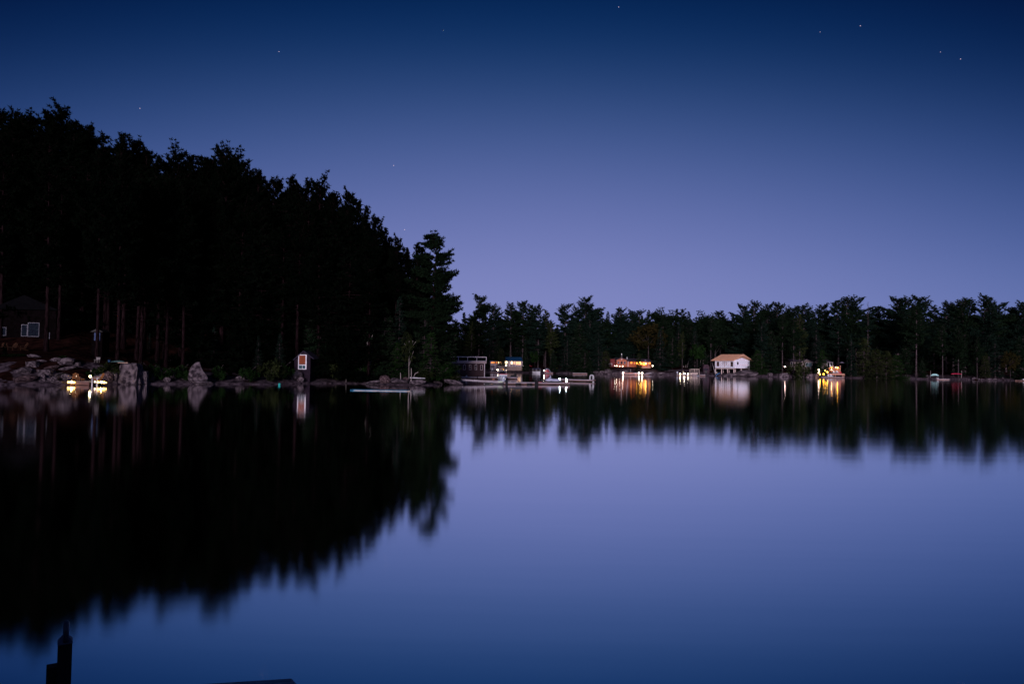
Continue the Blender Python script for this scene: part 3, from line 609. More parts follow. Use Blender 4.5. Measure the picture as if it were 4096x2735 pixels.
fr = [(2375, 2400, 1484, 1494), (2394, 2420, 1482, 1496), (2420, 2450, 1476, 1497), (2440, 2475, 1486, 1498), (2480, 2515, 1480, 1497), (2545, 2575, 1482, 1497), (2590, 2620, 1486, 1499), (2625, 2660, 1489, 1499), (3068, 3092, 1490, 1504), (3110, 3150, 1494, 1508), (3170, 3205, 1498, 1509), (3205, 3225, 1494, 1510),
      (3222, 3250, 1494, 1512), (3256, 3275, 1496, 1512), (3292, 3310, 1500, 1514), (3405, 3425, 1492, 1500), (3565, 3575, 1501, 1508), (3700, 3716, 1500, 1512), (3888, 3906, 1508, 1518), (3908, 3920, 1512, 1519), (3922, 3932, 1513, 1519), (3944, 3966, 1514, 1520), (3968, 3986, 1513, 1520), (4008, 4014, 1506, 1514)]
for i, b_ in enumerate(fr):
    x = (b_[0] + b_[1]) / 2; D = lerp_tab(FAR, (x - 2048) / FPX * 240) + 1
    boulder(b_[0], b_[1], b_[2], b_[3], 'shore rock, ' + ordl(i, 'rocks along the far shore'), D, 'rocks along the far shoreline')

# undergrowth
ub = [(250, 1492, 77.5, 'bush_1', 1.0, 'small olive bush on the rocks left of the lit dock'), (248, 1464, 81, 'bush_0', .9, 'bright green plant high on the bank left of the dock'), (374, 1460, 78, 'bush_0', 1.5, 'bright green plant lit by the lamp above the dock'), (455, 1450, 78.5, 'bush_1', 3.2, 'broad olive bush hanging over the rock right of the dock'), (432, 1456, 79.5, 'bush_1', 2.2, 'olive bush left part beside the lamp-lit rock'),
      (480, 1486, 77, 'bush_1', 1.8, 'olive bush drooping between the two rock faces'), (600, 1440, 82, 'bush_0', 2.4, 'dark bush above the upright granite block'), (655, 1455, 82, 'bush_0', 2.6, 'dark bush behind the small shore stones'), (735, 1445, 81.5, 'bush_0', 3.0, 'green bush leaning on the cone rock'), (560, 1438, 84, 'bush_0', 2.0, 'dark bush behind the tallest granite block'), (45, 1440, 81, 'bush_0', 3.0, 'dark bush at the left edge of the bank'),
      (880, 1448, 84, 'bush_0', 2.6, 'low dark green bush right of the cone rock'), (1000, 1455, 85, 'bush_0', 2.6, 'low dark bush left of the teal buoy'), (1090, 1440, 86, 'bush_1', 3.0, 'low dark bush behind the teal buoy'), (1135, 1436, 87, 'bush_0', 3.0, 'bush against the left wall of the shed'), (1345, 1440, 92, 'bush_1', 3.2, 'low dark bush right of the shed'), (1420, 1452, 93, 'bush_0', 3.2, 'low dark bush left of the forked birch'), (1700, 1478, 97, 'bush_1', 2.4, 'low brown bush above the pink layered rock'),
      (1760, 1452, 99, 'bush_0', 4.0, 'big green bush below the shaggy tip pine'), (1780, 1440, 101, 'bush_0', 3.4, 'big green bush at the edge of the tip beside the boathouse'), (1815, 1495, 97, 'bush_1', 2.0, 'reddish brown bush at the left end of the dock')]
for x, y, D, k, w_, lb in ub:
    D = max(D, shoreD(x) + 1.5); p = P(x, y, D); z = max(hgt(p.x, p.y), .05); h = max(.5, p.z - z); z = max(z, p.z - 2.6); h = p.z - z if p.z - z > .5 else .5; crown, trunk, H0 = PROT[k]
    o = empty('shrub', (p.x, p.y, z), rt.random() * 6.28, lb, 'bush'); o.scale = (w_ / 2.2, w_ / 2.2, h / H0)
    for n_, d_ in (('stem', trunk), ('foliage', crown)): c = bpy.data.objects.new(n_, d_); COL.objects.link(c); c.parent = o

# ------------------------------------------------------------------ lamps
def lampm(name, col, st): return emit(name, col, st)
L_WARM = lampm('glow_warm_white', (1.0, 0.80, 0.45), 60); L_LOW = lampm('glow_low_warm', (1.0, 0.62, 0.18), 5); L_ONE = lampm('glow_dock_flood', (1.0, 0.72, 0.26), 60); L_WHITE = lampm('glow_white', (1.0, 0.86, 0.62), 45); L_COOL = lampm('glow_cool_white', (0.80, 1.0, 1.0), 75)
L_AMBER = lampm('glow_amber', (1.0, 0.42, 0.03), 26); L_PINK = lampm('glow_pink_white', (1.0, 0.66, 0.56), 34); L_GOLD = lampm('glow_gold', (1.0, 0.52, 0.05), 40)
L_DIM = lampm('glow_dim_white', (1.0, 0.8, 0.6), 5)
FARY = lambda x: 1455.5 + (x - 2048) * .0157 + 35.3
WF = lambda x, dy=.5: W(x, FARY(x) + dy)
def lamp(x, y, D, m_, r, label, kind='post', zb=None, group=None, glen=1.0):
    if kind == 'dock' and D > 230: D = WF(x, .9).y + .4
    p = P(x, y, D); z = zb if zb is not None else max(hgt(p.x, p.y), 0.05)
    if kind == 'hang':
        o = empty('wall_lamp', p, 0, label, 'lamp', group); a = MB(); a.bar((0, .02, r + .02), (0, .3, r + .12), .05); a.tube([(0, 0, r * .8), (0, 0, r + .1)], [r * .7, .05], 8); a.build('bracket', m_black, o)
        MB().ball((0, 0, 0), r, 10, 8).build('bulb', m_, o); return o
    z = min(z, p.z - r - .05); h = p.z - z
    o = empty('garden_lamp' if kind == 'post' else 'dock_lamp', (p.x, p.y, z), 0, label, 'lamp', group)
    a = MB(); a.tube([(0, 0, -.1), (0, 0, h - r * .8)], .035, 8); a.tube([(0, 0, 0), (0, 0, .05)], .09, 8); a.build('post', m_black, o)
    MB().ball((0, 0, h), r, 10, 8, sc=(glen, 1, 1)).build('bulb', m_, o)
    c = MB(); c.tube([(0, 0, h + r * .9), (0, 0, h + r * 1.25)], [r * .9 * glen, r * .25], 10); c.build('cap', m_black, o)
    return o

# left dock with chairs and low floodlights
lampg = 'low lights on the small left dock'
for i, (x, y) in enumerate(((274, 1528), (286, 1528), (296, 1529))): lamp(x, y, 76, L_ONE if i == 1 else L_LOW, (.12, .10, .12)[i], 'dazzling light, left dock corner, ' + ordl(i, 'three'), 'dock', group=lampg, zb=.2)
for i, (x, y) in enumerate(((393, 1528), (405, 1528), (416, 1529), (424, 1530))): lamp(x, y, 76, L_ONE if i == 1 else L_LOW, (.12, .10, .13, .08)[i], 'dazzling light, right dock corner, ' + ordl(i, 'four'), 'dock', group=lampg, zb=.2)
lamp(361, 1505, 77, lampm('glow_upper', (1, .82, .45), 22), .11, 'bright globe lamp on a post above the small left dock', 'post', zb=.4)
lamp(305, 1504, 78, L_DIM, .09, 'small dim lamp beside the left deck chair', 'post', zb=.4)
lamp(380, 1527, 76.5, L_DIM, .08, 'small dim lamp at the foot of the right deck chair', 'dock', zb=.3)
m_deckchair = mat('cedar_slats', (0.30, 0.12, 0.04), (0.18, 0.07, 0.03), scale=3, rough=0.7)
def site(x, y, D, rz=0.0, **k): return empty(k['name'], P(x, y, D), rz, k.get('label'), k.get('cat'), k.get('group'))
S = lambda D: D / FPX
def adirondack(x, y, D, rz, m_, label, group=None, sc=1.0):
    o = site(x, y, D, rz, name='deck_chair', label=label, cat='chair', group=group); o.scale = (sc,) * 3
    MB().slab([(-.28, -.35, .42), (.28, -.35, .42), (.28, .25, .28), (-.28, .25, .28)], .03).build('seat', m_, o)
    bk = MB()
    for k in range(5): x0 = -.28 + k * .115; bk.slab([(x0, .2, .28), (x0 + .1, .2, .28), (x0 + .1, .55, 1.02 - abs(k - 2) * .05), (x0, .55, 1.02 - abs(k - 2) * .05)], .025)
    bk.build('backrest', m_, o)
    for s_ in (-1, 1):
        MB().box(s_ * .34 - .06, s_ * .34 + .06, -.42, .36, .58, .61).build('armrest', m_, o)
        MB().bar((s_ * .32, -.36, 0), (s_ * .32, -.36, .58), .06).build('leg', m_, o)
        MB().bar((s_ * .3, -.4, .4), (s_ * .3, .55, .02), .05, .09).build('leg', m_, o)
    return o
D0 = 77; q = P(338, 1537, D0); dk = empty('small_dock', (q.x, q.y, 0), 0, 'small grey dock with lamps and chairs at the left rocks', 'dock')
MB().box(-1.35, 1.0, -.8, 1.7, .28, .42).build('deck', m_dock, dk)
MB().box(-1.36, 1.01, -.86, -.803, .05, .4).build('fascia', m_dockred, dk)
for x in (-1.3, .95): MB().tube([(x, -.7, -1.2), (x, -.7, .27)], .06).build('pile', m_bark, dk)
# the boarded slope with the pale top step
st = empty('boat_ramp', (q.x - .35, q.y + 1.75, .42), 0, 'grey boarded ramp rising from the small left dock', 'ramp')
MB().slab([(-.78, 0, 0), (.78, 0, 0), (.72, 1.3, 1.0), (-.72, 1.3, 1.0)], .08).build('ramp_boards', m_dock, st)
MB().box(-.82, .82, 1.2, 1.42, 1.0, 1.12).build('top_board', mat('pale_board', (.62, .50, .42), rough=.7), st)
for x in (-.75, .75): MB().bar((x, 1.35, -.1), (x, 1.35, .98), .08).build('post', m_barkg, st)
adirondack(303, 1529, 76.8, R(35), m_deckchair, 'reddish wooden deck chair at the left side of the small dock')
adirondack(392, 1529, 77.2, R(-35), m_deckchair, 'reddish wooden deck chair at the right side of the small dock')
tb = site(322, 1530, 76.9, name='side_table', label='low reddish wooden table beside the left deck chair', cat='table'); tm = MB(); tm.box(-.28, .28, -.2, .2, .4, .44); tm.build('tabletop', m_deckchair, tb)
for sx in (-.24, .24):
    for sy in (-.16, .16): MB().box(sx - .025, sx + .025, sy - .025, sy + .025, 0, .398).build('leg', m_deckchair, tb)
for i, (x, lb) in enumerate(((369, 'white mooring post at the right corner of the small dock'), (389, 'pale mooring post behind the right dock lights'))):
    p = P(x, 1512, 76); mb = MB(); mb.tube([(0, 0, -1), (0, 0, p.z)], .07); mb.ball((0, 0, p.z), .08); o = mb.build('mooring_post', m_white); o.location = (p.x, p.y, 0); tag(o, lb, 'post')
# plank on the block, clutter
p = P(495, 1452, 78); mb = MB(); mb.box(-.55, .55, -.2, .2, 0, .08); o = mb.build('plank', mat('plank_wood', (.4, .26, .2))); o.location = p; tag(o, 'short plank lying on top of the tallest granite block', 'plank')
p = P(472, 1446, 79); o = empty('kayak', p, R(8), 'pale mint kayak lying in the bushes above the rocks', 'kayak')
m_mint = mat('mint_shell', (.35, .62, .60), (.28, .5, .5), rough=.35); m_mintd = mat('dimmed_mint_shell', (.06, .13, .13), (.03, .07, .07), rough=.5)  # second shell is the mint with the bank's dimness put into its colour
def canoe(parent, L, w, h, m_, flip=False, nm='hull'):
    mb = MB(); secs = 13; rows = 7; vs = []
    for i in range(secs):
        t = i / (secs - 1) * 2 - 1; f = max(.03, (1 - abs(t) ** 2.4)) ** .8; z0 = h * .35 * abs(t) ** 3
        for j in range(rows):
            a = math.pi * j / (rows - 1); zz = -math.sin(a) * h * (.45 + .55 * f) + z0 + h * .2
            vs.append((t * L / 2, -math.cos(a) * w / 2 * f, -zz if flip else zz))
    fs = [(i * rows + j, i * rows + j + 1, (i + 1) * rows + j + 1, (i + 1) * rows + j) for i in range(secs - 1) for j in range(rows - 1)]
    mb.add(vs, fs, 0, True); o = mb.build(nm, m_, parent)
    sm = o.modifiers.new('thick', 'SOLIDIFY'); sm.thickness = .03
    g = MB(); 
    for s_ in (0, rows - 1): g.tube([vs[i * rows + s_] for i in range(secs)], .025, 6)
    g.build('gunwale', m_, parent); return o
canoe(o, 1.5, .5, .16, m_mintd, True)
for i, (x, y, c) in enumerate(((437, 1445, (.012, .05, .13)), (388, 1446, (.25, .22, .22)))):
    o = site(x, y + 4, 80, name='bucket' if i == 0 else 'lawn_chair', label=['blue bucket on the bank near the kayak', 'small white lawn chair on the dark bank above the dock'][i], cat=['bucket', 'chair'][i]); m_ = mat('plastic_%d' % i, c, rough=.4)
    if i == 0: MB().tube([(0, 0, 0), (0, 0, .28)], [.12, .16], 12).build('pail', m_, o); MB().tube([(-.16, 0, .28), (-.1, 0, .38), (.1, 0, .38), (.16, 0, .28)], .012, 6).build('handle', m_black, o)
    else:
        MB().box(-.22, .22, -.2, .2, .3, .33).build('seat', m_, o); MB().box(-.22, .22, .2, .23, .33, .6).build('backrest', m_, o)
        for sx in (-.19, .19):
            for sy in (-.17, .17): MB().box(sx - .015, sx + .015, sy - .015, sy + .015, 0, .298).build('leg', m_, o)
# white folded boat / kayak at the very left edge
o = site(4, 1490, 80, R(60), name='kayak', label='whitish kayak end at the left edge of the photo', cat='kayak'); canoe(o, 3.2, .6, .3, m_white)
# cabin in the trees
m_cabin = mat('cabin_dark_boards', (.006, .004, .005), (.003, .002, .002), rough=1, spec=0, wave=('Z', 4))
D1 = 92; o = empty('cabin', P(120, 1372, D1), 0, 'dark cabin with white window frames hidden among the left pines', 'cabin'); s = S(D1)
zf = o.location.z - hgt(o.location.x, o.location.y)
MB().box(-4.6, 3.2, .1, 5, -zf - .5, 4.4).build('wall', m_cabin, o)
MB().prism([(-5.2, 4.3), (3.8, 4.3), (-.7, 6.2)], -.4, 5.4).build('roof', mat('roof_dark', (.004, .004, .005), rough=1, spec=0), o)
m_trim = mat('white_trim', (.20, .195, .23), (.12, .12, .15), rough=.6)
def window(parent, x0, x1, z0, z1, y=0.0, fw=.07, frame=m_trim, pane=m_glassd, mull=0, rail=0, dep=.06):
    f = MB(); f.box(x0, x0 + fw, y - dep, y, z0, z1); f.box(x1 - fw, x1, y - dep, y, z0, z1); f.box(x0 + fw, x1 - fw, y - dep, y, z0, z0 + fw); f.box(x0 + fw, x1 - fw, y - dep, y, z1 - fw, z1)
    for i in range(mull): xx = x0 + (x1 - x0) * (i + 1) / (mull + 1); f.box(xx - fw * .35, xx + fw * .35, y - dep * .8, y - .002, z0 + fw, z1 - fw)
    for i in range(rail): zz = z0 + (z1 - z0) * (i + 1) / (rail + 1); f.box(x0 + fw, x1 - fw, y - dep * .7, y - .004, zz - fw * .35, zz + fw * .35)
    w = f.build('window', frame, parent)
    g = MB(); g.box(x0 + fw * .6, x1 - fw * .6, y - dep * .45, y - dep * .2, z0 + fw * .6, z1 - fw * .6); g.build('pane', pane, w); return w
for (a, b_, c, d) in ((-38, -13, 1298, 1345), (-12, 34, 1290, 1346), (60, 77, 1328, 1355), (-118, -98, 1310, 1344)): window(o, a * s, b_ * s, (1372 - d) * s, (1372 - c) * s, .09, .06)
o = site(390, 1362, 90, name='shed_window', label='small bluish lit shed front between the left pine trunks', cat='shed'); s = S(90)
zf = o.location.z - hgt(o.location.x, o.location.y)
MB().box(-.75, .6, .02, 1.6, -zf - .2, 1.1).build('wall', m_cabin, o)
MB().box(-.42, .32, -.04, .018, 0, .98).build('panel', mat('blue_grey_panel', (.06, .09, .19), (.03, .05, .12), scale=8), o)
MB().prism([(-.9, 1.1), (.75, 1.1), (-.07, 1.5)], -.15, 1.7).build('roof', m_black, o)
o.name = 'garden_shed'
m_dimchair = mat('dimmed_orange_slats', (.06, .02, .006), (.02, .008, .003))  # dimmer copy of the chair slats, shade by the cabin put into the colour
for i, x in enumerate((12, 50, 90)):
    adirondack(x, 1402, 84, R(20 - 25 * i), m_dimchair, 'orange-brown chair by the hidden cabin, ' + ordl(i, 'three'), 'deck chairs in front of the hidden cabin', .95)

# boat shed with the red blind
D2 = 94.5; s = S(D2); o = empty('waterside_shed', P(1208, 1502, D2), 0, 'narrow dark shed with a white framed window and red blind', 'shed')
m_shed = mat('shed_siding', (.034, .023, .036), (.022, .015, .024), rough=1, spec=0, wave=('Z', 3.2))
X = lambda px: (px - 1208) * s; Z = lambda py: (1502 - py) * s
zb = -1.0
MB().prism([(X(1176), zb), (X(1240), zb), (X(1240), Z(1428)), (X(1213), Z(1405)), (X(1176), Z(1434))], 0, 3.0).build('wall', m_shed, o)
rf = MB()
rf.slab([(X(1213), -.25, Z(1402)), (X(1213), 3.2, Z(1402)), (X(1256), 3.2, Z(1434)), (X(1256), -.25, Z(1434))], .06); rf.slab([(X(1172), -.25, Z(1440)), (X(1172), 3.2, Z(1440)), (X(1213), 3.2, Z(1402)), (X(1213), -.25, Z(1402))], .06)
rf.build('roof', mat('shed_roof', (.045, .035, .07)), o)
fw = MB(); x0, x1, z0, z1 = X(1192), X(1225.5), Z(1477), Z(1418)
f_ = .11; fw.box(x0, x0 + f_, -.08, -.002, z0, z1); fw.box(x1 - f_ * 1.3, x1, -.08, -.002, z0, z1); fw.box(x0 + f_, x1 - f_ * 1.3, -.08, -.002, z1 - f_, z1); fw.box(x0 + f_, x1 - f_ * 1.3, -.08, -.002, z0, z0 + f_ * .8); fw.box(x0 + f_, x1 - f_ * 1.3, -.07, -.002, Z(1461), Z(1458)); fw.box((x0 + x1) / 2 - .02, (x0 + x1) / 2 + .02, -.06, -.004, z0 + f_ * .8, Z(1461))
w_ = fw.build('window', m_white, o)
MB().box(x0 + f_, x1 - f_ * 1.3, -.05, -.003, Z(1456), z1 - f_).build('red_blind', mat('red_blind', (.30, .065, .02), (.24, .05, .018), wave=('Z', 6)), w_)
MB().box(x0 + f_, x1 - f_ * 1.3, -.03, -.003, z0 + f_ * .8, Z(1461)).build('pane', mat('teal_glass', (.03, .09, .11), rough=.15), w_)
MB().box(X(1180), X(1240), -.15, -.003, Z(1501), Z(1499)).build('sill_beam', m_shed, o)
# teal buoy
p = W(1118, 1541); o = empty('buoy', p, 0, 'small teal mooring buoy floating left of the shed', 'buoy'); m_teal = mat('teal_plastic', (.02, .42, .38), (.02, .33, .3), rough=.35)
MB().ball((0, 0, .14), .16).build('float', m_teal, o); MB().tube([(0, 0, .28), (0, 0, .36)], .035).build('ring', m_black, o)
# forked birch
D3 = 98.5
def fbirch():
    foot = P(1472, 1522, D3); foot.z = hgt(foot.x, foot.y); o = empty('birch_tree', foot, 0, 'crooked white birch leaning and forking over the dark shore', 'birch tree')
    tk = MB(); q = lambda x, y: P(x, y, D3) - foot
    tk.tube([q(1471, 1524), q(1476, 1490), q(1480, 1462), q(1482, 1430), q(1478, 1412), q(1471, 1398), q(1469, 1370), q(1482, 1330)], [.10, .085, .07, .06, .05, .04, .03, .015], 8)
    for a in (((1482, 1450), (1488, 1437), (1498, 1427)), ((1478, 1424), (1486, 1414), (1490, 1402)), ((1472, 1404), (1463, 1395), (1460, 1380)), ((1475, 1385), (1490, 1340), (1500, 1290))): tk.tube([q(*v) for v in a], [.035, .025, .012], 6)
    tk.build('trunk', m_birch, o)
    cr_ = MB(); rnd = random.Random(4)
    for _ in range(120):
        c = q(1475 + rnd.gauss(0, 22), 1345 + rnd.gauss(0, 35)) + Vector((0, rnd.gauss(0, .7), 0)); tuft(cr_, c, Vector((0, 0, .3)), .16, 5, rnd, .1, .4)
    cr_.build('crown', [m_pine, m_birch], o, fix=False)
fbirch()
for x, yt, yb, D, lb in ((1384, 1462, 1515, 92, 'pale speckled birch stem in the dark right of the shed'), (1600, 1490, 1512, 93, 'stout pale stump left of the young birch'), (1643, 1472, 1512, 94, 'slim white birch stem near the tip rocks'),):
    D = max(D, shoreD(x) + 1.2); a = P(x, yb, D); a.z = max(min(a.z, hgt(a.x, a.y)), -.2); b_ = P(x + 2, yt, D); mb = MB(); mb.tube([(0, 0, -.2), ((b_ - a) * .5 + Vector((.06, 0, 0))), b_ - a], [.07, .055, .035], 7); o = mb.build('sapling', m_birch); o.location = a; tag(o, lb, 'sapling')
p = P(1670, 1511, shoreD(1670) + 2); mb = MB(); mb.tube([(-1, 0, 0), (1, .2, -.05)], [.09, .06], 8); o = mb.build('driftwood', m_white); o.location = p; tag(o, 'bleached white log lying on the tip shore', 'driftwood')
p = P(1655, 1498, shoreD(1670) + 2.4); mb = MB(); mb.tube([(0, 0, -.3), (.2, 0, .15), (.5, 0, .3), (.62, 0, .42)], [.06, .05, .04, .02], 6); o = mb.build('driftwood', m_birch); o.location = p; tag(o, 'curled bare branch above the bleached log', 'branch')

# floating swim mat
a = W(1408, 1560); b_ = W(1645, 1564); cc = (a + b_) / 2; d = b_ - a
o = empty('swim_mat', (cc.x, cc.y, 0), math.atan2(d.y, d.x) + .02, 'long flat blue and beige swim mat floating on the dark water', 'swim mat'); Lm = d.length
def mat_wave(z0, z1, x0, x1, y0, y1):
    mb = MB(); n_ = 24; vs = []
    for i in range(n_ + 1):
        x = x0 + (x1 - x0) * i / n_; w = math.sin(i * .9) * .008
        vs += [(x, y0, z0), (x, y1, z0), (x, y1, z1 + w), (x, y0, z1 + w)]
    fs = [(i * 4 + j, i * 4 + (j + 1) % 4, i * 4 + 4 + (j + 1) % 4, i * 4 + 4 + j) for i in range(n_) for j in range(4)] + [(0, 1, 2, 3), tuple(n_ * 4 + k for k in (3, 2, 1, 0))]
    return mb.add(vs, fs)
mat_wave(-.02, .05, -Lm / 2 + .4, Lm / 2, -.9, .9).build('foam_base', mat('foam_beige', (.55, .47, .40), (.45, .4, .36), rough=.8), o)
mat_wave(.052, .085, -Lm / 2, Lm / 2 - .35, -.8, 1.0).build('foam_top', mat('foam_blue', (.05, .36, .60), (.04, .28, .5), rough=.7), o)

# ------------------------------------------------------------------ foreground dock
D4 = 5.4; kx = math.cos(R(32)); s = S(D4) * kx; p = P(255, 2735, D4); az = R(32.2)
o = empty('dock_post', (p.x, p.y, 0), az, 'dark wooden dock post with a chamfered cap and iron ring, bottom left', 'post')
m_old = mat('weathered_post', (.035, .028, .026), (.015, .012, .012), scale=6, rough=.9, bump=.5, stretch=(4, 4, .5))
zt = P(255, 2578, D4).z; w = 58 * s / 2
MB().box(-w, w, 0, 2 * w, -1.5, zt).build('shaft', m_old, o)
c = MB(); a_ = w * .42; zc = zt + .004; hc = .052
c.add([(-w - .002, 0, zc), (w + .002, 0, zc), (w + .002, 2 * w, zc), (-w - .002, 2 * w, zc), (-w - .002, .0, zc + .012), (w + .002, 0, zc + .012), (w + .002, 2 * w, zc + .012), (-w - .002, 2 * w, zc + .012), (-a_, w * .6, zc + hc), (a_, w * .6, zc + hc), (a_, w * 1.4, zc + hc), (-a_, w * 1.4, zc + hc)],
      [(3, 2, 1, 0), (0, 1, 5, 4), (1, 2, 6, 5), (2, 3, 7, 6), (3, 0, 4, 7), (4, 5, 9, 8), (5, 6, 10, 9), (6, 7, 11, 10), (7, 4, 8, 11), (8, 9, 10, 11)]); c.build('post_cap', mat('cap_metal', (.16, .19, .26), rough=.5), o)
m_iron = mat('dull_iron', (.16, .16, .19), (.1, .1, .12), scale=20, rough=.45, metal=.4)
g = MB(); zr_ = P(257, 2484, D4).z - .01; yy = w * 1.0; rr_ = .042
pts = [(.004, yy - rr_, zt + .02)] + [(.004, yy - rr_ * math.cos(t), zr_ - rr_ - .018 + rr_ * math.sin(t)) for t in [math.pi * k / 8 for k in range(9)]] + [(.004, yy + rr_, zt + .02)]
g.tube(pts, .0195, 12); g.build('iron_ring', m_iron, o)
D5 = 5.45; p = P(207, 2664, D5); mb = MB(); mb.box(-.034, .05, -.03, .06, -p.z - 1, 0); o = mb.build('dock_pile', m_old); o.location = (p.x, p.y, p.z); o.rotation_euler = (0, 0, az); tag(o, 'lower square pile touching the left side of the ringed post', 'post')
def Zp(x, y, z):
    w = ray(x, y); return Vector((0, 0, CAMZ)) + w * ((z - CAMZ) / w.z)
a, b_ = Zp(745, 2738, .5), Zp(1192, 2710, .5)
rz_ = math.atan2(b_.y - a.y, b_.x - a.x)
o = empty('near_dock', (b_.x, b_.y, 0), rz_, 'weathered wooden dock edge just entering the bottom of the photo', 'dock')
bm_ = MB(); bm_.add([(-3.2, 0, .5), (-.05, 0, .5), (0, -.03, .46), (0, -.03, .3), (-3.2, 0, .3), (-3.2, -.14, .5), (-.05, -.14, .5), (0, -.12, .46), (0, -.12, .3), (-3.2, -.14, .3)],
       [(0, 1, 2, 3, 4), (9, 8, 7, 6, 5), (0, 5, 6, 1), (1, 6, 7, 2), (2, 7, 8, 3), (3, 8, 9, 4), (4, 9, 5, 0)]); bm_.build('edge_beam', mat('weathered_beam', (.62, .62, .68), (.30, .30, .34), scale=5, rough=.85, bump=.6, stretch=(1, 8, 8)), o)
for i in range(14): MB().box(-3.1 + i * .2, -2.92 + i * .2, -2.2, -.145, .42, .46).build('deck_board', m_old, o)
for x in (-3.0, -.3): MB().box(x - .06, x + .06, -.3, -.16, -1.5, .41).build('pile', m_old, o)
# ------------------------------------------------------------------ dark boathouse with the roof terrace
D6 = 137; s = S(D6); o = empty('boathouse', P(1880, 1504, D6), R(2), 'dark brown boathouse with a railed roof terrace and five small windows', 'boathouse')
X = lambda px: (px - 1880) * s; Z = lambda py: (1504 - py) * s
m_brown = mat('brown_siding', (.105, .058, .062), (.075, .042, .047), scale=1.5, rough=.85, wave=('X', 2.2))
m_beige = mat('beige_trim', (.62, .48, .47), (.48, .37, .37), rough=.7)
m_pinkw = mat('pinkish_white_trim', (.80, .68, .73), (.70, .60, .65), rough=.7)
MB().box(X(1796), X(1936), 0, 7.5, Z(1512), Z(1453)).build('wall', m_brown, o)
MB().box(X(1794), X(1945), -.35, 7.8, Z(1452.8), Z(1446)).build('roof_deck', m_beige, o)
MB().box(X(1936), X(1939), -.05, .1, Z(1512), Z(1453)).build('corner_post', m_pinkw, o)
for px in (1834.5, 1857, 1880, 1903, 1925.5):
    window(o, X(px - 4.8), X(px + 4.8), Z(1479.5), Z(1458.5), -.002, .085, m_beige, rail=1 if px in (1834.5, 1880) else 0)
for px in (1858, 1904): mb = MB(); mb.box(X(px - 1), X(px + 1), -.2, -.002, Z(1457.5), Z(1454.5)); mb.build('wall_light', mat('lantern_metal', (.4, .36, .4), rough=.4, metal=.3), o)
for px in (1797, 1833, 1869.5, 1906, 1944): MB().box(X(px - 1.1), X(px + 1.1), -.33, -.2, Z(1446), Z(1426)).build('railing_post', m_pinkw, o)
for i, px in enumerate((1815, 1851, 1887, 1925)): MB().box(X(px - .5), X(px + .5), -.29, -.23, Z(1443), Z(1429)).build('railing_bar', m_barkg, o)
rl = MB(); rl.box(X(1795), X(1945), -.35, -.18, Z(1429), Z(1426)); rl.build('top_rail', m_pinkw, o)
rl = MB(); rl.box(X(1795), X(1945), -.3, -.22, Z(1444.5), Z(1442.7)); rl.build('bottom_rail', m_pinkw, o)
gm_ = bpy.data.materials.new('tinted_railing_glass'); gm_.use_nodes = True; gb = gm_.node_tree.nodes['Principled BSDF']; gb.inputs['Base Color'].default_value = (.006, .009, .011, 1); gb.inputs['Roughness'].default_value = .6; gb.inputs['Alpha'].default_value = .88; gb.inputs['Specular IOR Level'].default_value = .0
for k in range(4): a = (1797, 1833, 1869.5, 1906, 1944); MB().box(X(a[k] + 1.3), X(a[k + 1] - 1.3), -.27, -.25, Z(1442.5), Z(1429)).build('glass_panel', gm_, o)
for y in (1.5, 4, 6.5): MB().box(X(1944) - .07, X(1944) + .03, y - .05, y + .05, Z(1446), Z(1426)).build('railing_post', m_pinkw, o)
MB().box(X(1944) - .06, X(1944) + .03, -.17, 6.6, Z(1429), Z(1426.2)).build('top_rail', m_pinkw, o)

# ------------------------------------------------------------------ docks in front
def dock_between(name, x0, y0, x1, y1, wid, top, label, fas=.22, floats=0, cat='dock'):
    a, b_ = W(x0, y0), W(x1, y1); d = b_ - a; L = d.length
    o = empty(name, a, math.atan2(d.y, d.x), label, cat)
    MB().box(0, L, 0, wid, top - .17, top).build('deck', m_dock, o)
    MB().box(.02, L - .02, .03, .08, top - fas - .06, top - .173).build('fascia', m_dockred, o)
    MB().box(L + .003, L + .05, 0, wid, top - fas, top - .02).build('fascia', m_dockred, o)
    n_ = max(2, int(L / 2.4))
    for i in range(n_): MB().box((i + .2) * L / n_, (i + .2) * L / n_ + 1.3, .15, wid - .15, -.18, top - .174).build('float', m_black, o)
    return o, L
od, L = dock_between('floating_dock', 1846, 1516, 2071, 1517, 1.6, .40, 'long white-edged floating dock in front of the dark boathouse')
MB().box(0.2, L * .72, .1, 1.5, .402, .43).build('pale_mat', m_white, od)
MB().tube([(L * .27, -.12, .1), (L * .27, -.12, .75)], .07).build('pile', m_black, od)
MB().box(L * .1, L * .12, .6, .8, .43, .7).build('cleat_box', m_white, od)
od, L = dock_between('floating_dock', 2016, 1538, 2278, 1539.5, 1.5, .36, 'nearest floating dock section carrying the covered watercraft')
for fx in (.17, .34): MB().tube([(L * fx, -.12, .0), (L * fx + .75, -.12, .0)], .24, 10).build('fender', m_black, od)
MB().box(L * .46, L * .46 + .55, -.1, .3, -.1, .5).build('hinge_block', m_black, od)
MB().box(L * .02, L * .02 + .35, -.1, .5, -.1, .55).build('hinge_block', m_black, od)
m_red = mat('red_cushion', (.45, .03, .05), (.33, .02, .04), rough=.6)
MB().box(L * .93, L * .985, -.07, .9, .365, .44).build('red_pad', m_red, od)
MB().box(L * .5, L * .57, -.07, .0, .36, .42).build('red_pad', m_red, od)
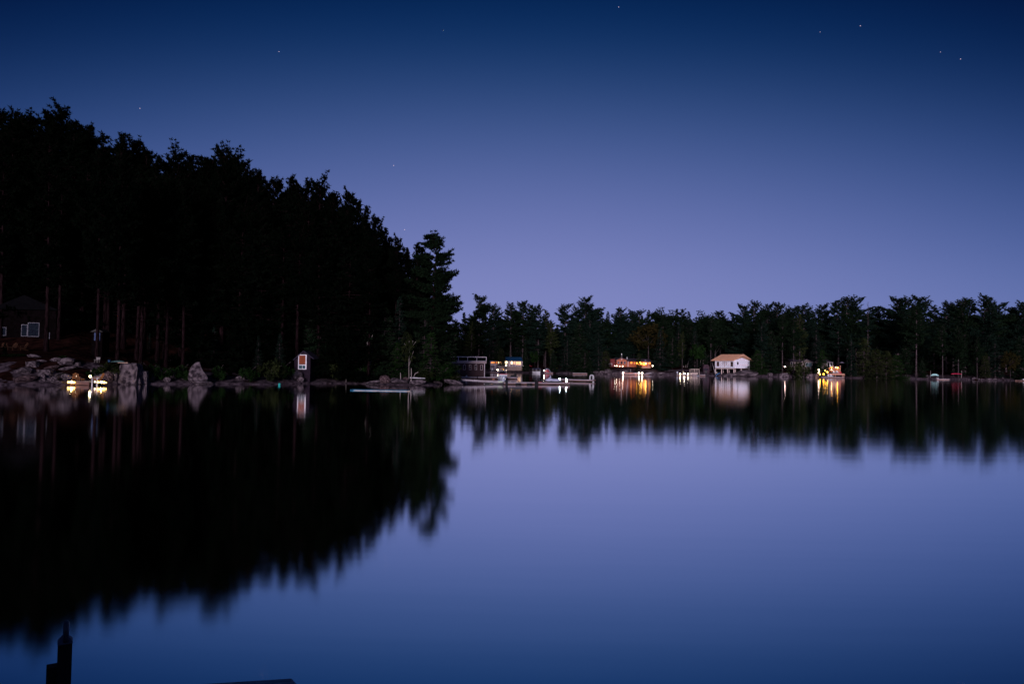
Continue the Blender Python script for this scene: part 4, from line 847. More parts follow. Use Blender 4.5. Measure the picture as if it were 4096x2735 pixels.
# ramp
a, b_ = W(1795, 1534), W(2018, 1537); a.z = .95; b_.z = .42; a = P(1800, 1514, a.y); b_ = P(2018, 1527, b_.y)
o = empty('dock_ramp', a, 0, 'sloping plank gangway from the tip rocks down to the nearest dock', 'gangway'); d = b_ - a; wv = Vector((.1, 1.3, 0))
MB().slab([(0, 0, 0), tuple(d), tuple(d + wv), tuple(wv)], .14).build('deck', m_dock, o)
mb = MB(); mb.bar((0, -.03, -.08), tuple(d + Vector((0, -.03, -.08))), .05, .26); mb.build('side_rail', m_dock, o)
mb = MB(); mb.bar(tuple(d * .62 + Vector((0, .4, -.3))), tuple(d * 1.0 + Vector((0, .4, -.22))), .7, .3); mb.build('float', m_black, o)
mb = MB(); mb.bar((d.x - .9, -.06, d.z + .02), (d.x - .3, -.06, d.z - .01), .03, .14); mb.build('reflector', mat('pale_green_reflector', (.55, .7, .45), rough=.3), o)
od, L3 = dock_between('floating_dock', 2240, 1524.5, 2371, 1528, 1.5, .42, 'far dock section ending in a white arched ladder')
g = MB()
for y in (.35, .85): g.tube([(L3 - .75, y, .42), (L3 - .72, y, 1.0), (L3 - .5, y, 1.3), (L3 - .25, y, 1.22), (L3 - .12, y, .95), (L3 - .1, y, -.4)], .06, 8)
lad = g.build('arched_ladder', m_white, od)
for z in (.0, .3): MB().bar((L3 - .1, .35, z), (L3 - .1, .85, z), .05).build('rung', m_white, lad)
MB().box(-.2, 1.2, .1, 1.4, .42, .62).build('black_locker', m_black, od)
# covered watercraft
m_cover = mat('pale_boat_cover', (.50, .52, .68), (.40, .42, .58), scale=2.5, rough=.75, bump=.3)
pw = W(2178, 1534); pw.y += 1.0; o = empty('watercraft', (pw.x, pw.y, .36), 0, 'personal watercraft under a pale lavender cover on the nearest dock', 'watercraft')
s = S(pw.y)
prof = [(0, .05, .30), (.25, .26, .42), (.7, .55, .48), (.92, .66, .46), (1.0, .64, .36), (1.15, .42, .42), (1.5, .40, .5), (2.0, .38, .5), (2.35, .36, .42), (2.6, .16, .32), (2.75, .03, .15)]
vs = []
for x, h_, w_ in prof:
    for k in range(9):
        t = math.pi * k / 8; vs.append((x, -math.cos(t) * w_, .02 + max(.01, h_ * abs(math.sin(t)) ** (1.4 if .8 < x < 1.1 else .6))))
fs = [(i * 9 + j, i * 9 + j + 1, (i + 1) * 9 + j + 1, (i + 1) * 9 + j) for i in range(len(prof) - 1) for j in range(8)] + [tuple(range(9)), tuple((len(prof) - 1) * 9 + k for k in range(8, -1, -1))]
MB().add(vs, fs, 0, True).build('cover', m_cover, o)
MB().tube([(.98, 0, .6), (1.0, 0, .95)], [.1, .015], 8).build('cover_peak', m_cover, o)
hl = MB(); hl.prism([(-.25, 0), (2.6, -.05), (2.85, .06), (.2, .10)], -.44, .44); hl.build('hull', m_black, o)
mb = MB(); mb.box(-.45, .15, -.35, .35, .0, .28); mb.build('seat_end', m_black, o)
lamp(2239, 1515.5, pw.y + .3, L_COOL, .08, 'cool white lamp just above the nose of the covered watercraft', 'post', zb=.36)
lamp(2265, 1517, pw.y + 3, L_COOL, .09, 'cool white lamp at the near end of the far dock section', 'post', zb=.4, glen=1.2)
lamp(2265, 1526, W(2265, 1539).y + .2, L_COOL, .07, 'cool white lamp low on the nearest dock end', 'post', zb=.37, glen=1.2)

# motor boat moored at the boathouse dock, bow to the viewer
pb = W(2016, 1519); o = empty('motor_boat', (pb.x, pb.y + .3, 0), R(8), 'white and blue motor boat moored bow-on at the boathouse dock', 'boat')
def hullmesh(L, w, h, bow=1.0):
    mb = MB(); n_ = 12; vs = []
    for i in range(n_ + 1):
        t = i / n_; ww = w / 2 * min(1, (math.sin(min(1, t * 1.6 + .03) * math.pi / 2)) ** .8); zk = -.25 + .5 * max(0, 1 - t * 3) ** 2
        hh = h + .18 * (1 - t) * bow
        for x, z in ((-ww, hh), (-ww * .92, hh * .5), (-ww * .6, 0.0), (0, zk), (ww * .6, 0.0), (ww * .92, hh * .5), (ww, hh), (0, hh - .12)): vs.append((x, t * L, z))
    fs = [(i * 8 + j, i * 8 + (j + 1) % 8, i * 8 + 8 + (j + 1) % 8, i * 8 + 8 + j) for i in range(n_) for j in range(8)] + [tuple(range(8))[::-1], tuple(n_ * 8 + k for k in range(8))]
    mb.add(vs, fs, 0, True); return mb
m_hullb = mat('blue_white_hull', (.88, .92, 1.0), (.35, .45, .62), scale=2.2, rough=.3, lo=.45, hi=.5)
hullmesh(5.2, 1.9, .62).build('hull', m_hullb, o)
for sx in (-1, 1): mb = MB(); mb.box(sx * .42 - .36, sx * .42 + .36, 1.2, 2.6, 1.0, 1.12); mb.build('red_cushion', m_red, o); MB().box(sx * .42 - .38, sx * .42 + .38, 1.15, 2.65, .93, .997).build('white_seat', m_white, o)
MB().box(-.75, .75, 1.3, 2.4, .60, .92).build('console', m_white, o)
ws = MB(); ws.slab([(-.7, 2.3, .95), (.7, 2.3, .95), (.6, 2.7, 1.45), (-.6, 2.7, 1.45)], .02); ws.build('windshield', m_glassd, o)
tw = MB(); tw.tube([(-.9, 3.3, .6), (-.8, 3.2, 1.7), (.8, 3.2, 1.7), (.9, 3.3, .6)], .035, 6); tw.build('tower', m_white, o)
MB().box(-.3, .3, 5.15, 5.5, .1, 1.0).build('outboard_motor', m_black, o)
# dark second boat with seat backs
p = W(2033, 1516.5); o = empty('rowing_boat', (p.x + .3, p.y + 2, 0), R(-20), 'small dark boat with a black outboard right of the motor boat', 'boat')
hullmesh(3.2, 1.2, .35).build('hull', mat('navy_hull', (.04, .06, .12), rough=.4), o); MB().box(-.35, .35, 1.5, 1.9, .3, .8).build('seat', m_black, o); MB().box(-.2, .2, 3.1, 3.4, .1, 1.2).build('outboard_motor', m_black, o); MB().tube([(.5, 2.8, .4), (1.0, 2.6, .5), (1.1, 2.6, 1.0)], .05, 6).build('tiller', m_black, o)

# ------------------------------------------------------------------ blue-roofed cottage
E_WARM = emit('lit_window_warm', (1.0, .62, .28), 1.15, (1.0, .30, .05), 1.1); E_BRIGHT = emit('lit_window_bright', (1.0, .80, .50), 3.0, (1.0, .62, .25), 1.4); E_ORANGE = emit('lit_window_orange', (1.0, .36, .03), 1.2, (.5, .10, .01), 1.3); E_GOLD = emit('lit_window_gold', (1.0, .45, .05), 2.6, (1.0, .22, .01), 1.2)
D7 = 251; s = S(D7); o = empty('cottage', P(2027, 1478, D7), 0, 'cottage with a blue metal roof and a row of glowing windows', 'cottage')
X = lambda px: (px - 2027) * s; Z = lambda py: (1478 - py) * s
m_ltgrey = mat('light_grey_siding', (.42, .36, .40), (.34, .29, .33), rough=.8, wave=('Z', 3))
m_blueroof = mat('blue_metal_roof', (.02, .11, .27), (.015, .08, .2), rough=.45, wave=('X', 2.5))
MB().box(X(2018), X(2089), 2.2, 8, Z(1482), Z(1441)).build('wall', m_ltgrey, o)
rf = MB(); rf.slab([(X(2016), 1.2, Z(1442)), (X(2091), 1.2, Z(1442)), (X(2086), 5, Z(1427)), (X(2020), 5, Z(1427))], .12); rf.slab([(X(2020), 5, Z(1427)), (X(2086), 5, Z(1427)), (X(2091), 8.8, Z(1442)), (X(2016), 8.8, Z(1442))], .12); rf.build('roof', m_blueroof, o)
for a, b_, c, d, m_, mu in ((2018.5, 2030, 1444, 1454, E_BRIGHT, 0), (2042, 2051, 1444, 1457, E_BRIGHT, 0), (2053, 2059.5, 1444, 1457, E_WARM, 0), (2062, 2084, 1444, 1459, E_WARM, 2)):
    window(o, X(a), X(b_), Z(d), Z(c), 2.195, .1, m_pinkw, m_, mu)
MB().box(X(2020), X(2095), .2, 2.19, Z(1467), Z(1465.5)).build('deck', m_dock, o)
MB().box(X(2027), X(2096), .1, .196, Z(1482), Z(1465.6)).build('deck_skirting', mat('skirting_boards', (.40, .29, .27), (.30, .22, .21), wave=('X', 3)), o)
for i in range(7): x = 2028 + i * 11; MB().box(X(x) - .06, X(x) + .06, .22, .34, Z(1465.4), Z(1455)).build('railing_post', m_pinkw, o)
MB().box(X(2027), X(2095), .22, .34, Z(1455), Z(1454)).build('railing', m_pinkw, o)
for px in (2037, 2061, 2089): MB().box(X(px) - .07, X(px) + .07, 1.25, 1.4, Z(1465.4), Z(1442.5)).build('porch_post', m_pinkw, o)
# left wing
MB().box(X(1960), X(2017.8), 2.6, 7, Z(1488), Z(1444)).build('left_wing', m_ltgrey, o)
MB().slab([(X(1957), 1.9, Z(1445)), (X(2018), 1.9, Z(1443.5)), (X(2018), 7.5, Z(1439)), (X(1957), 7.5, Z(1440))], .12).build('wing_roof', m_blueroof, o)
for a, b_, d, m_ in ((1962, 1980, 1455, E_ORANGE), (1982, 1989, 1457, E_ORANGE), (1991, 1996, 1457, E_BRIGHT), (1999, 2007, 1457, E_WARM), (2008, 2015, 1457, m_glassd)):
    window(o, X(a), X(b_), Z(d), Z(1446), 2.595, .09, m_pinkw, m_, 2 if b_ - a > 12 else 0)
mb = MB(); mb.box(X(1962), X(2020), 1.2, 1.3, Z(1461), Z(1460)); mb.build('railing', m_pinkw, o)
mb = MB(); mb.box(X(1963), X(1984), 1.3, 2.55, Z(1488), Z(1461.2)); mb.build('grey_foundation', mat('grey_block', (.16, .13, .17), rough=.9), o)
for px in (1980, 2000): MB().box(X(px) - .08, X(px) + .08, 1.1, 1.26, Z(1486), Z(1461.2)).build('porch_post', m_pinkw, o)
MB().tube([(X(2047), 5, Z(1427)), (X(2047), 5, Z(1420))], .07).build('flue', m_glassd, o)
lamp(2024, 1449, D7 + .6, E_BRIGHT, .5, 'square bright lantern at the left end of the blue-roofed cottage', 'hang')
lamp(2023.5, 1460, 246, L_WARM, .16, 'small warm lamp under the square lantern of the blue-roofed cottage', 'post')
lamp(2095.5, 1461.5, 250, L_WHITE, .15, 'white lamp at the right end of the cottage deck', 'post')
lamp(1990.5, 1478.5, 242, L_WHITE, .14, 'bright globe lamp on the dock left of the tent', 'dock', zb=.3)
lamp(2025, 1481, 242, L_DIM, .10, 'small dim lamp on the dock right of the tent', 'dock', zb=.3)
lamp(2176.5, 1482, 240, L_WHITE, .15, 'bright globe lamp on the dock between the blue-topped boat and the slide', 'dock', zb=.3)
p = P(2010, 1478, 243); o = empty('canopy_tent', p, 0, 'small peach-lit peaked canopy on the shore below the blue-roofed cottage', 'tent')
m_tent = mat('peach_canvas', (.75, .48, .30), (.65, .4, .25), rough=.8)
t_ = MB(); t_.add([(-.95, -.8, 0), (.95, -.8, 0), (.95, .8, 0), (-.95, .8, 0), (0, 0, .75)], [(0, 1, 4), (1, 2, 4), (2, 3, 4), (3, 0, 4), (3, 2, 1, 0)]); t_.build('canvas', m_tent, o)
for sx in (-.85, .85):
    for sy in (-.7, .7): MB().box(sx - .03, sx + .03, sy - .03, sy + .03, -1.6, -.003).build('pole', m_white, o)
lamp(2014, 1478.8, 241.2, L_AMBER, .06, 'tiny amber light under the peaked canopy', 'dock', zb=.4)
def far_dock(x0, x1, yb, label, top=.4, depth=2.6, m_=m_dock, D=None):
    yb = FARY((x0 + x1) / 2) + .9; a, b_ = W(x0, yb), W(x1, yb); b_ = a + Vector((b_.x - a.x, 0, 0)); o = empty('dock', (a.x, a.y, 0), 0, label, 'dock'); L = (b_ - a).length * (1 if b_.x > a.x else -1)
    MB().box(0, L, 0, depth, top - .14, top).build('deck', m_, o); MB().box(0, L, .02, .06, top - .33, top - .143).build('fascia', m_dockred, o)
    for i in range(3): MB().tube([(L * (.05 + .45 * i), .2, -1.5), (L * (.05 + .45 * i), .2, top - .13)], .09, 8).build('pile', m_bark, o)
    return o
far_dock(1960, 2000, 1489.5, 'low dock below the left wing of the blue-roofed cottage'); far_dock(2176, 2209, 1493, 'low dock beside the bright globe lamp and slide'); far_dock(2291, 2342, 1494.5, 'long low empty dock on the shore under the dense evergreens', depth=1.6)
far_dock(2488, 2530, 1497.5, 'low dock under the red cottage carrying the first lamp'); far_dock(2548, 2588, 1498, 'low dock under the red cottage carrying two bright lamps'); far_dock(2706, 2768, 1500.5, 'dark dock carrying the three dazzling lamps'); far_dock(2796, 2815, 1502, 'low dock right of the pontoon boat')
p = P(1969, 1484, 243); o = empty('deck_chair', p, 0, 'white chair at the end of the low dock below the left wing', 'chair'); MB().box(-.3, .3, -.25, .25, .35, .4).build('seat', m_white, o); MB().box(-.3, .3, .25, .3, .35, 1.0).build('backrest', m_white, o)
for sx in (-.27, .27):
    for sy in (-.22, .22): MB().box(sx - .03, sx + .03, sy - .03, sy + .03, -.1, .348).build('leg', m_white, o)
# boat with blue canopy, slide
p = WF(2161, 1); o = empty('motor_boat', (p.x, p.y + .5, 0), R(25), 'white motor boat with a navy blue canopy moored by the far lamp', 'boat'); hullmesh(4.4, 1.7, .55).build('hull', m_white, o)
MB().box(-.8, .8, 1.5, 4.0, 1.55, 1.68).build('canopy', mat('navy_canvas', (.03, .05, .16), (.02, .035, .1)), o)
for sx in (-.75, .75):
    for sy in (1.6, 3.9): MB().box(sx - .02, sx + .02, sy - .02, sy + .02, .5, 1.548).build('canopy_pole', m_white, o)
p = WF(2189, .6); o = empty('water_slide', (p.x, p.y + 1, .4), 0, 'arched grey inflatable slide with red panel on the dock by the lamp', 'slide')
MB().tube([(-1.0, 0, .1), (-.7, 0, .9), (-.1, 0, 1.25), (.6, 0, .95), (1.15, 0, .1)], .11, 8).build('arch', mat('grey_vinyl', (.30, .30, .42), rough=.5), o); MB().prism([(-.7, .02), (-.5, .75), (-.05, .95), (.45, .7), (.8, .02)], .0, .3).build('red_panel', m_red, o)
MB().bar((-.2, -.3, 0), (-.2, -.3, 1.1), .06).build('pole', m_white, o)
p = P(2227, 1473, 246); o = empty('marker', p, 0, 'small orange marker standing on the dark shore bank', 'marker'); MB().ball((0, 0, 0), .22, sc=(1, .4, 1.5)).build('disc', mat('orange_disc', (.5, .25, .03)), o); MB().bar((0, 0, -1.2), (0, 0, -.28), .05).build('pole', m_barkg, o)
a, b_ = P(2117, 1461, 247), P(2129, 1465, 247); mb = MB(); mb.tube([(0, 0, 0), (b_ - a) * .5 + Vector((0, 0, -.12)), b_ - a], .05, 6); o = mb.build('hammock', m_red); o.location = a; tag(o, 'small red hammock strung between trunks right of the blue-roofed cottage', 'hammock')

# ------------------------------------------------------------------ red cottage
D8 = 252; s = S(D8); o = empty('red_cottage', P(2486, 1466, D8), 0, 'red-orange wooden cottage with a gabled front and glowing porch', 'cottage')
X = lambda px: (px - 2486) * s; Z = lambda py: (1466 - py) * s
m_redw = mat('red_orange_siding', (.52, .15, .07), (.42, .11, .05), scale=2, rough=.8, wave=('Z', 3.2)); m_redt = mat('salmon_trim', (.60, .22, .14), (.52, .18, .12), rough=.7)
m_roofd = mat('shingle_roof_plum', (.055, .04, .065), (.035, .026, .045), scale=6, rough=.9)
MB().prism([(X(2466), Z(1470)), (X(2506.5), Z(1470)), (X(2506.5), Z(1441)), (X(2486), Z(1433.5)), (X(2466), Z(1441))], 0, 4).build('gable_wall', m_redw, o)
tr_ = MB(); tr_.bar((X(2464.5), -.15, Z(1441.5)), (X(2486), -.15, Z(1433)), .1, .22); tr_.bar((X(2486), -.15, Z(1433)), (X(2507.5), -.15, Z(1441.5)), .1, .22); tr_.box(X(2466), X(2506.5), -.06, -.003, Z(1442.5), Z(1441.5)); tr_.build('gable_trim', m_redt, o)
for a, b_ in ((2468.5, 2478), (2481, 2491), (2494, 2504)): window(o, X(a), X(b_), Z(1457), Z(1444), -.003, .1, m_redt, mat('porch_pane', (.10, .09, .11), (.04, .04, .06), scale=3, rough=.2) if a != 2481 else m_glassd, 0)
MB().box(X(2484), X(2488), -.12, -.005, Z(1438.5), Z(1434.5)).build('gable_plaque', m_white, o)
rf = MB(); rf.slab([(X(2462), -.4, Z(1442.5)), (X(2486), -.4, Z(1432.4)), (X(2486), 5, Z(1432.4)), (X(2462), 5, Z(1442.5))], .1); rf.slab([(X(2486), -.4, Z(1432.4)), (X(2510), -.4, Z(1442.5)), (X(2510), 5, Z(1442.5)), (X(2486), 5, Z(1432.4))], .1); rf.build('gable_roof', m_roofd, o)
MB().box(X(2446), X(2465.8), 3, 8, Z(1470), Z(1436)).build('left_wing', mat('dark_red_siding', (.16, .03, .03), rough=.85), o)
MB().box(X(2506.8), X(2610), 3.2, 8, Z(1470), Z(1443)).build('main_wall', m_redw, o)
MB().slab([(X(2507), .6, Z(1443.2)), (X(2612), .6, Z(1443.2)), (X(2606), 5.5, Z(1432.5)), (X(2463), 5.5, Z(1431))], .12).build('main_roof', m_roofd, o)
MB().box(X(2507.5), X(2611), .6, 3.19, Z(1466.2), Z(1465)).build('porch_floor', m_redt, o)
for px in (2515, 2538, 2545, 2572, 2590, 2600): MB().box(X(px) - .08, X(px) + .08, .75, .9, Z(1465), Z(1443.6)).build('porch_post', m_redt, o)
MB().box(X(2512.3), X(2514), .7, .95, Z(1470), Z(1445)).build('downspout', m_pinkw, o)
for a, b_, c, d, m_, mu in ((2527, 2536, 1444.5, 1454, E_ORANGE, 0), (2540, 2546, 1444, 1456, E_ORANGE, 1), (2550, 2570, 1445, 1459, E_GOLD, 2), (2578, 2588, 1447, 1460, E_GOLD, 0), (2601, 2609.5, 1446, 1454, E_GOLD, 0)): window(o, X(a), X(b_), Z(d), Z(c), 3.19, .1, m_redt, m_, mu)
MB().box(X(2566), X(2601), -.3, .58, Z(1471), Z(1465.2)).build('stone_step', mat('orange_stone', (.5, .3, .22), (.4, .22, .18), rough=.9), o)
fl = MB(); fl.tube([(X(2511.5), 2, Z(1436)), (X(2511.5), 2, Z(1431))], .16, 10); fl.tube([(X(2511.5), 2, Z(1431)), (X(2511.5), 2, Z(1424.5))], [.1, .02], 8); fl.build('chimney_vent', m_white, o)
fl = MB(); fl.bar((X(2487), 0, Z(1433)), (X(2487), 0, Z(1415)), .04); fl.add([(X(2487), 0, Z(1414)), (X(2484), .1, Z(1413.5)), (X(2485), .1, Z(1419)), (X(2487), 0, Z(1422))], [(0, 1, 2, 3)]); fl.build('flag', m_white, o)
lamp(2561, 1449, D8 + .5, emit('glow_golden', (1.0, .50, .04), 60), .24, 'big golden porch lamp behind the small tree at the red cottage', 'hang')
lamp(2565.5, 1454, D8 + .4, L_GOLD, .16, 'golden lamp just below right of the biggest porch lamp', 'hang'); lamp(2583, 1453.5, D8 + .4, emit('glow_gold_b', (1.0, .52, .08), 34), .22, 'second golden porch lamp under the lavender parasol', 'hang')
L_GARD = lampm('glow_garden', (1, .92, .72), 22)
for i, x in enumerate((2459, 2467, 2479.5, 2490.5)): lamp(x, 1463 + (i > 1) * 1.5, 252, L_GARD, (.08, .11, .08, .12)[i], 'garden lamp below the red cottage gable, ' + ordl(i, 'four'), 'post', group='garden lamps of the red cottage')
lamp(2492.5, 1491, 241.5, L_PINK, .19, 'bright dock lamp left of the orange-lit boat', 'dock', zb=.35); lamp(2555.5, 1492, 241.5, L_WHITE, .16, 'bright dock lamp, left of the pair under the red cottage', 'dock', zb=.35); lamp(2568.5, 1492, 241.5, L_WHITE, .16, 'bright dock lamp, right of the pair under the red cottage', 'dock', zb=.35)
lamp(2610.5, 1463.5, 253, L_WHITE, .13, 'small white lamp at the right corner of the red cottage', 'post')
p = P(2581, 1466, 254); o = empty('parasol', p, 0, 'lavender patio parasol in front of the lit porch', 'parasol'); m_lav = mat('lavender_canvas', (.46, .36, .52), (.38, .3, .45))
MB().tube([(0, 0, 0), (0, 0, 2.3)], .04).build('pole', m_white, o); mb = MB(); mb.tube([(0, 0, 1.65), (0, 0, 2.4)], [1.15, .03], 8); mb.build('canopy', m_lav, o)
p = P(2594, 1466, 254.5); o = empty('heater', p, 0, 'slim white patio heater right of the lavender parasol', 'patio heater'); MB().tube([(0, 0, -.3), (0, 0, 1.5)], .05).build('pole', m_white, o); MB().tube([(0, 0, 1.5), (0, 0, 1.6)], [.3, .1], 10).build('shade', m_white, o); MB().tube([(0, 0, -.3), (0, 0, -.1)], [.2, .16], 10).build('foot', m_white, o)
p = P(2442, 1454, 252); mb = MB(); mb.box(-.6, .6, -.3, .3, 0, .08); o = empty('picnic_table', p, 0, 'small pale table left of the red cottage', 'table'); mb.build('tabletop', m_pinkw, o)
for sx in (-.5, .5): MB().box(sx - .04, sx + .04, -.2, .2, -.75, -.002).build('leg', m_pinkw, o)
p = WF(2526, 1.2); o = empty('motor_boat', (p.x - 2.0, p.y + 1.2, 0), R(-90), 'long low runabout glowing orange between the dock lamps', 'boat')
hullmesh(4.6, 1.5, .5).build('hull', mat('orange_white_hull', (.75, .42, .30), (.5, .2, .15), rough=.35), o); MB().box(-.65, .65, 1.3, 2.6, .52, .75).build('deck_cover', m_redt, o); MB().tube([(0, 1.9, .5), (0, 1.9, 1.9)], .035).build('mast', m_white, o); MB().box(-.5, .5, 2.8, 4.2, .52, .7).build('seats', m_pinkw, o)
o2 = site(2596, 1493, 243, R(90), name='canoe', label='small grey canoe pulled up right of the two dock lamps', cat='canoe'); o2.rotation_euler = (0, 0, 0); canoe(o2, 2.2, .6, .25, mat('grey_shell', (.4, .36, .42)), True)

# ------------------------------------------------------------------ lamps by the pontoon boat
lamp(2721, 1495, 240, L_WARM, .11, 'leftmost of the three dazzling lamps on the dark dock', 'dock', zb=.4); lamp(2737.5, 1493.5, 240, L_WHITE, .14, 'middle and brightest of the three lamps on the dark dock', 'dock', zb=.4); lamp(2751.5, 1495.5, 240, L_WHITE, .12, 'rightmost of the three dazzling lamps on the dark dock', 'dock', zb=.4)
lamp(2764, 1495.5, 240, L_DIM, .10, 'small dim lamp at the left end of the pontoon boat', 'dock', zb=.4)
p = P(2733, 1494, 238.4); o = empty('lawn_ornament', p, 0, 'small pale gnome-like ornament lit by the brightest dock lamp', 'ornament'); m_orn = mat('pale_stone', (.7, .62, .5)); mb = MB(); mb.tube([(0, 0, 0), (0, 0, .35), (0, 0, .45), (0, 0, .6), (0, 0, .95)], [.2, .24, .12, .15, .02], 10); mb.build('figure', m_orn, o); MB().box(-.24, .24, -.2, .2, -.4, -.003).build('plinth', m_orn, o)
p = P(2709, 1489, 237.8); o = empty('mooring_ball', p, 0, 'pale lavender ball on a post left of the three lamps', 'buoy'); MB().ball((0, 0, 0), .30).build('ball', m_cover, o); MB().bar((0, 0, -1.2), (0, 0, -.3), .08).build('post', m_white, o)
p = WF(2782, 1.3); o = empty('pontoon_boat', (p.x, p.y + .4, 0), 0, 'beige pontoon boat with a framed canopy tied at the far shore', 'boat')
m_beb = mat('beige_canvas', (.58, .46, .40), (.48, .38, .34), rough=.7)
for y in (0.2, 1.7): MB().tube([(-1.5, y, .05), (1.25, y, .05), (1.5, y, .15)], [.26, .26, .05], 10).build('pontoon', mat('aluminium', (.5, .5, .55), rough=.3, metal=.6), o)
MB().box(-1.5, 1.45, 0, 1.9, .3, .42).build('deck', m_barkg, o); MB().box(-1.5, .9, .02, .09, .62, 1.02).build('fence_panel', m_beb, o); MB().box(-1.5, -1.43, .1, 1.85, .62, 1.02).build('fence_panel', m_beb, o)
for x in (-1.45, -.4, .35, 1.4):
    for y in (.1, 1.8): MB().bar((x, y, .42), (x + (.12 if x < 0 else -.05), y, 2.15), .09).build('canopy_pole', m_beb, o)
MB().box(-1.35, 1.4, .02, 1.88, 2.15, 2.3).build('canopy', m_beb, o); MB().box(.6, 1.2, .4, 1.4, .42, 1.0).build('console', m_black, o)
p = P(2825, 1482, 246); o = empty('storage_shed', p, 0, 'small dim plum-coloured shed between the pontoon boat and white boathouse', 'shed'); MB().prism([(-1.0, -1), (1.1, -1), (1.1, 1.4), (.5, 2.1), (-.7, 2.1), (-1.0, 1.5)], 0, 2.5).build('wall', mat('plum_boards', (.04, .018, .03)), o); MB().box(-.9, .7, -.04, -.003, .2, .6).build('window', m_glassd, o); MB().box(-.5, .3, -.03, -.004, -.9, -.05).build('door', m_black, o)

# ------------------------------------------------------------------ unfinished white boathouse
D9 = 243; s = S(D9); th = R(40); s *= .955; o = empty('white_boathouse', P(2936, 1472, D9), 0, 'unfinished boathouse wrapped in white sheeting with bare rafters, on posts', 'boathouse')
s /= .955; zt_ = (1472 - 1441.5) * s; s *= .955; Lw, Wg = 78 * s / math.cos(R(40)), 64 * s / math.sin(R(40))
o.rotation_euler = (0, 0, R(-17.3))
ux = Vector((-math.cos(th), math.sin(th), 0)); uy = Vector((math.sin(th), math.cos(th), 0))       # along the long side (to the left, back) and the gable side (to the right, back)
Q = lambda a, b_, z: tuple(ux * a + uy * b_ + Vector((0, 0, z)))
m_wrap = bpy.data.materials.new('white_house_wrap'); m_wrap.use_nodes = True; m_wrap.node_tree.nodes['Principled BSDF'].inputs['Base Color'].default_value = (.80, .76, .84, 1); m_wrap.node_tree.nodes['Principled BSDF'].inputs['Roughness'].default_value = .75
def wn():  # soft uneven tone over the sheeting
    t = m_wrap.node_tree; b = t.nodes['Principled BSDF']; n_ = t.nodes.new('ShaderNodeTexNoise'); n_.inputs['Scale'].default_value = 1.5; c_ = t.nodes.new('ShaderNodeTexCoord'); t.links.new(c_.outputs['Object'], n_.inputs['Vector'])
    r = t.nodes.new('ShaderNodeValToRGB'); r.color_ramp.elements[0].color = (.66, .66, .76, 1); r.color_ramp.elements[1].color = (.82, .82, .90, 1); t.links.new(n_.outputs['Fac'], r.inputs[0]); t.links.new(r.outputs[0], b.inputs['Base Color'])
wn()
def wall_with_holes(org, u, L, H, th_, holes, top=None):
    """a wall in the plane (u, z) with real rectangular openings"""
    xs = sorted({0, L, *[h[0] for h in holes], *[h[1] for h in holes]}); zs = sorted({0, H, *[h[2] for h in holes], *[h[3] for h in holes]}); mb = MB()
    n_ = Vector((u.y, -u.x, 0)); n_ = n_ if n_.y < 0 else -n_
    for i in range(len(xs) - 1):
        for j in range(len(zs) - 1):
            cx, cz = (xs[i] + xs[i + 1]) / 2, (zs[j] + zs[j + 1]) / 2
            if any(h[0] < cx < h[1] and h[2] < cz < h[3] for h in holes): continue
            c = [org + u * x + Vector((0, 0, z)) for x, z in ((xs[i], zs[j]), (xs[i + 1], zs[j]), (xs[i + 1], zs[j + 1]), (xs[i], zs[j + 1]))]
            v = c + [p - n_ * th_ for p in c]; mb.add(v, [(0, 1, 2, 3), (7, 6, 5, 4), (0, 4, 5, 1), (1, 5, 6, 2), (2, 6, 7, 3), (3, 7, 4, 0)])
    if top:
        c = [org + u * x + Vector((0, 0, z)) for x, z in top]; v = c + [p - n_ * th_ for p in c]; k = len(c)
        mb.add(v, [tuple(range(k)), tuple(range(2 * k - 1, k - 1, -1))] + [(i, (i + 1) % k, k + (i + 1) % k, k + i) for i in range(k)])
    return mb
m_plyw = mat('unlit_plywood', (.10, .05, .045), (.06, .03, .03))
k1 = s / math.cos(th); k2 = s / math.sin(th)
H1 = [((2936 - b_) * k1, (2936 - a) * k1, (1472 - d) * s, (1472 - c) * s) for a, b_, c, d in ((2864, 2875, 1446, 1465), (2889, 2892.5, 1445, 1460), (2896, 2900.5, 1445, 1465), (2903.5, 2907, 1446, 1460), (2921, 2932, 1446, 1465.5))]
wall_with_holes(Vector((0, 0, 0)), ux, Lw, zt_, .15, H1).build('long_wall', m_wrap, o)
H2 = [((2948 - 2936) * k2, (2955.5 - 2936) * k2, (1472 - 1457.5) * s, (1472 - 1446) * s)]
gz = (1472 - 1428) * s
wall_with_holes(Vector(Q(0, .003, 0)), uy, Wg, zt_, .15, H2, top=[(0, zt_), (Wg, zt_), (Wg / 2, gz)]).build('gable_wall', m_wrap, o)
wall_with_holes(Vector(Q(Lw, 0.01, 0)), uy, Wg, zt_, .15, []).build('back_wall', m_plyw, o); wall_with_holes(Vector(Q(0, Wg, 0)), ux, Lw, zt_, .15, []).build('back_wall', m_plyw, o)
MB().slab([Q(.1, .1, .02), Q(Lw - .1, .1, .02), Q(Lw - .1, Wg - .1, .02), Q(.1, Wg - .1, .02)], .15).build('floor_deck', m_dockred, o)
m_stud = mat('raw_lumber_red', (.42, .16, .12), (.3, .12, .09)); 
mb = MB()
for h in H1:
    for zz in (h[2] + (h[3] - h[2]) * .42,): mb.bar(Q(h[0], .35, zz), Q(h[1], .35, zz), .06)
    mb.bar(Q((h[0] + h[1]) / 2, .9, 0), Q((h[0] + h[1]) / 2, .9, zt_), .1)
mb.build('inner_studs', m_stud, o)
m_raft = mat('raw_rafters', (.74, .42, .28), (.60, .32, .21), scale=4, rough=.8); m_sheath = mat('roof_battens', (.72, .42, .29), (.56, .31, .20), scale=3, rough=.85)
zr = (1472 - 1415) * s; oh = .95; ov = 1.3
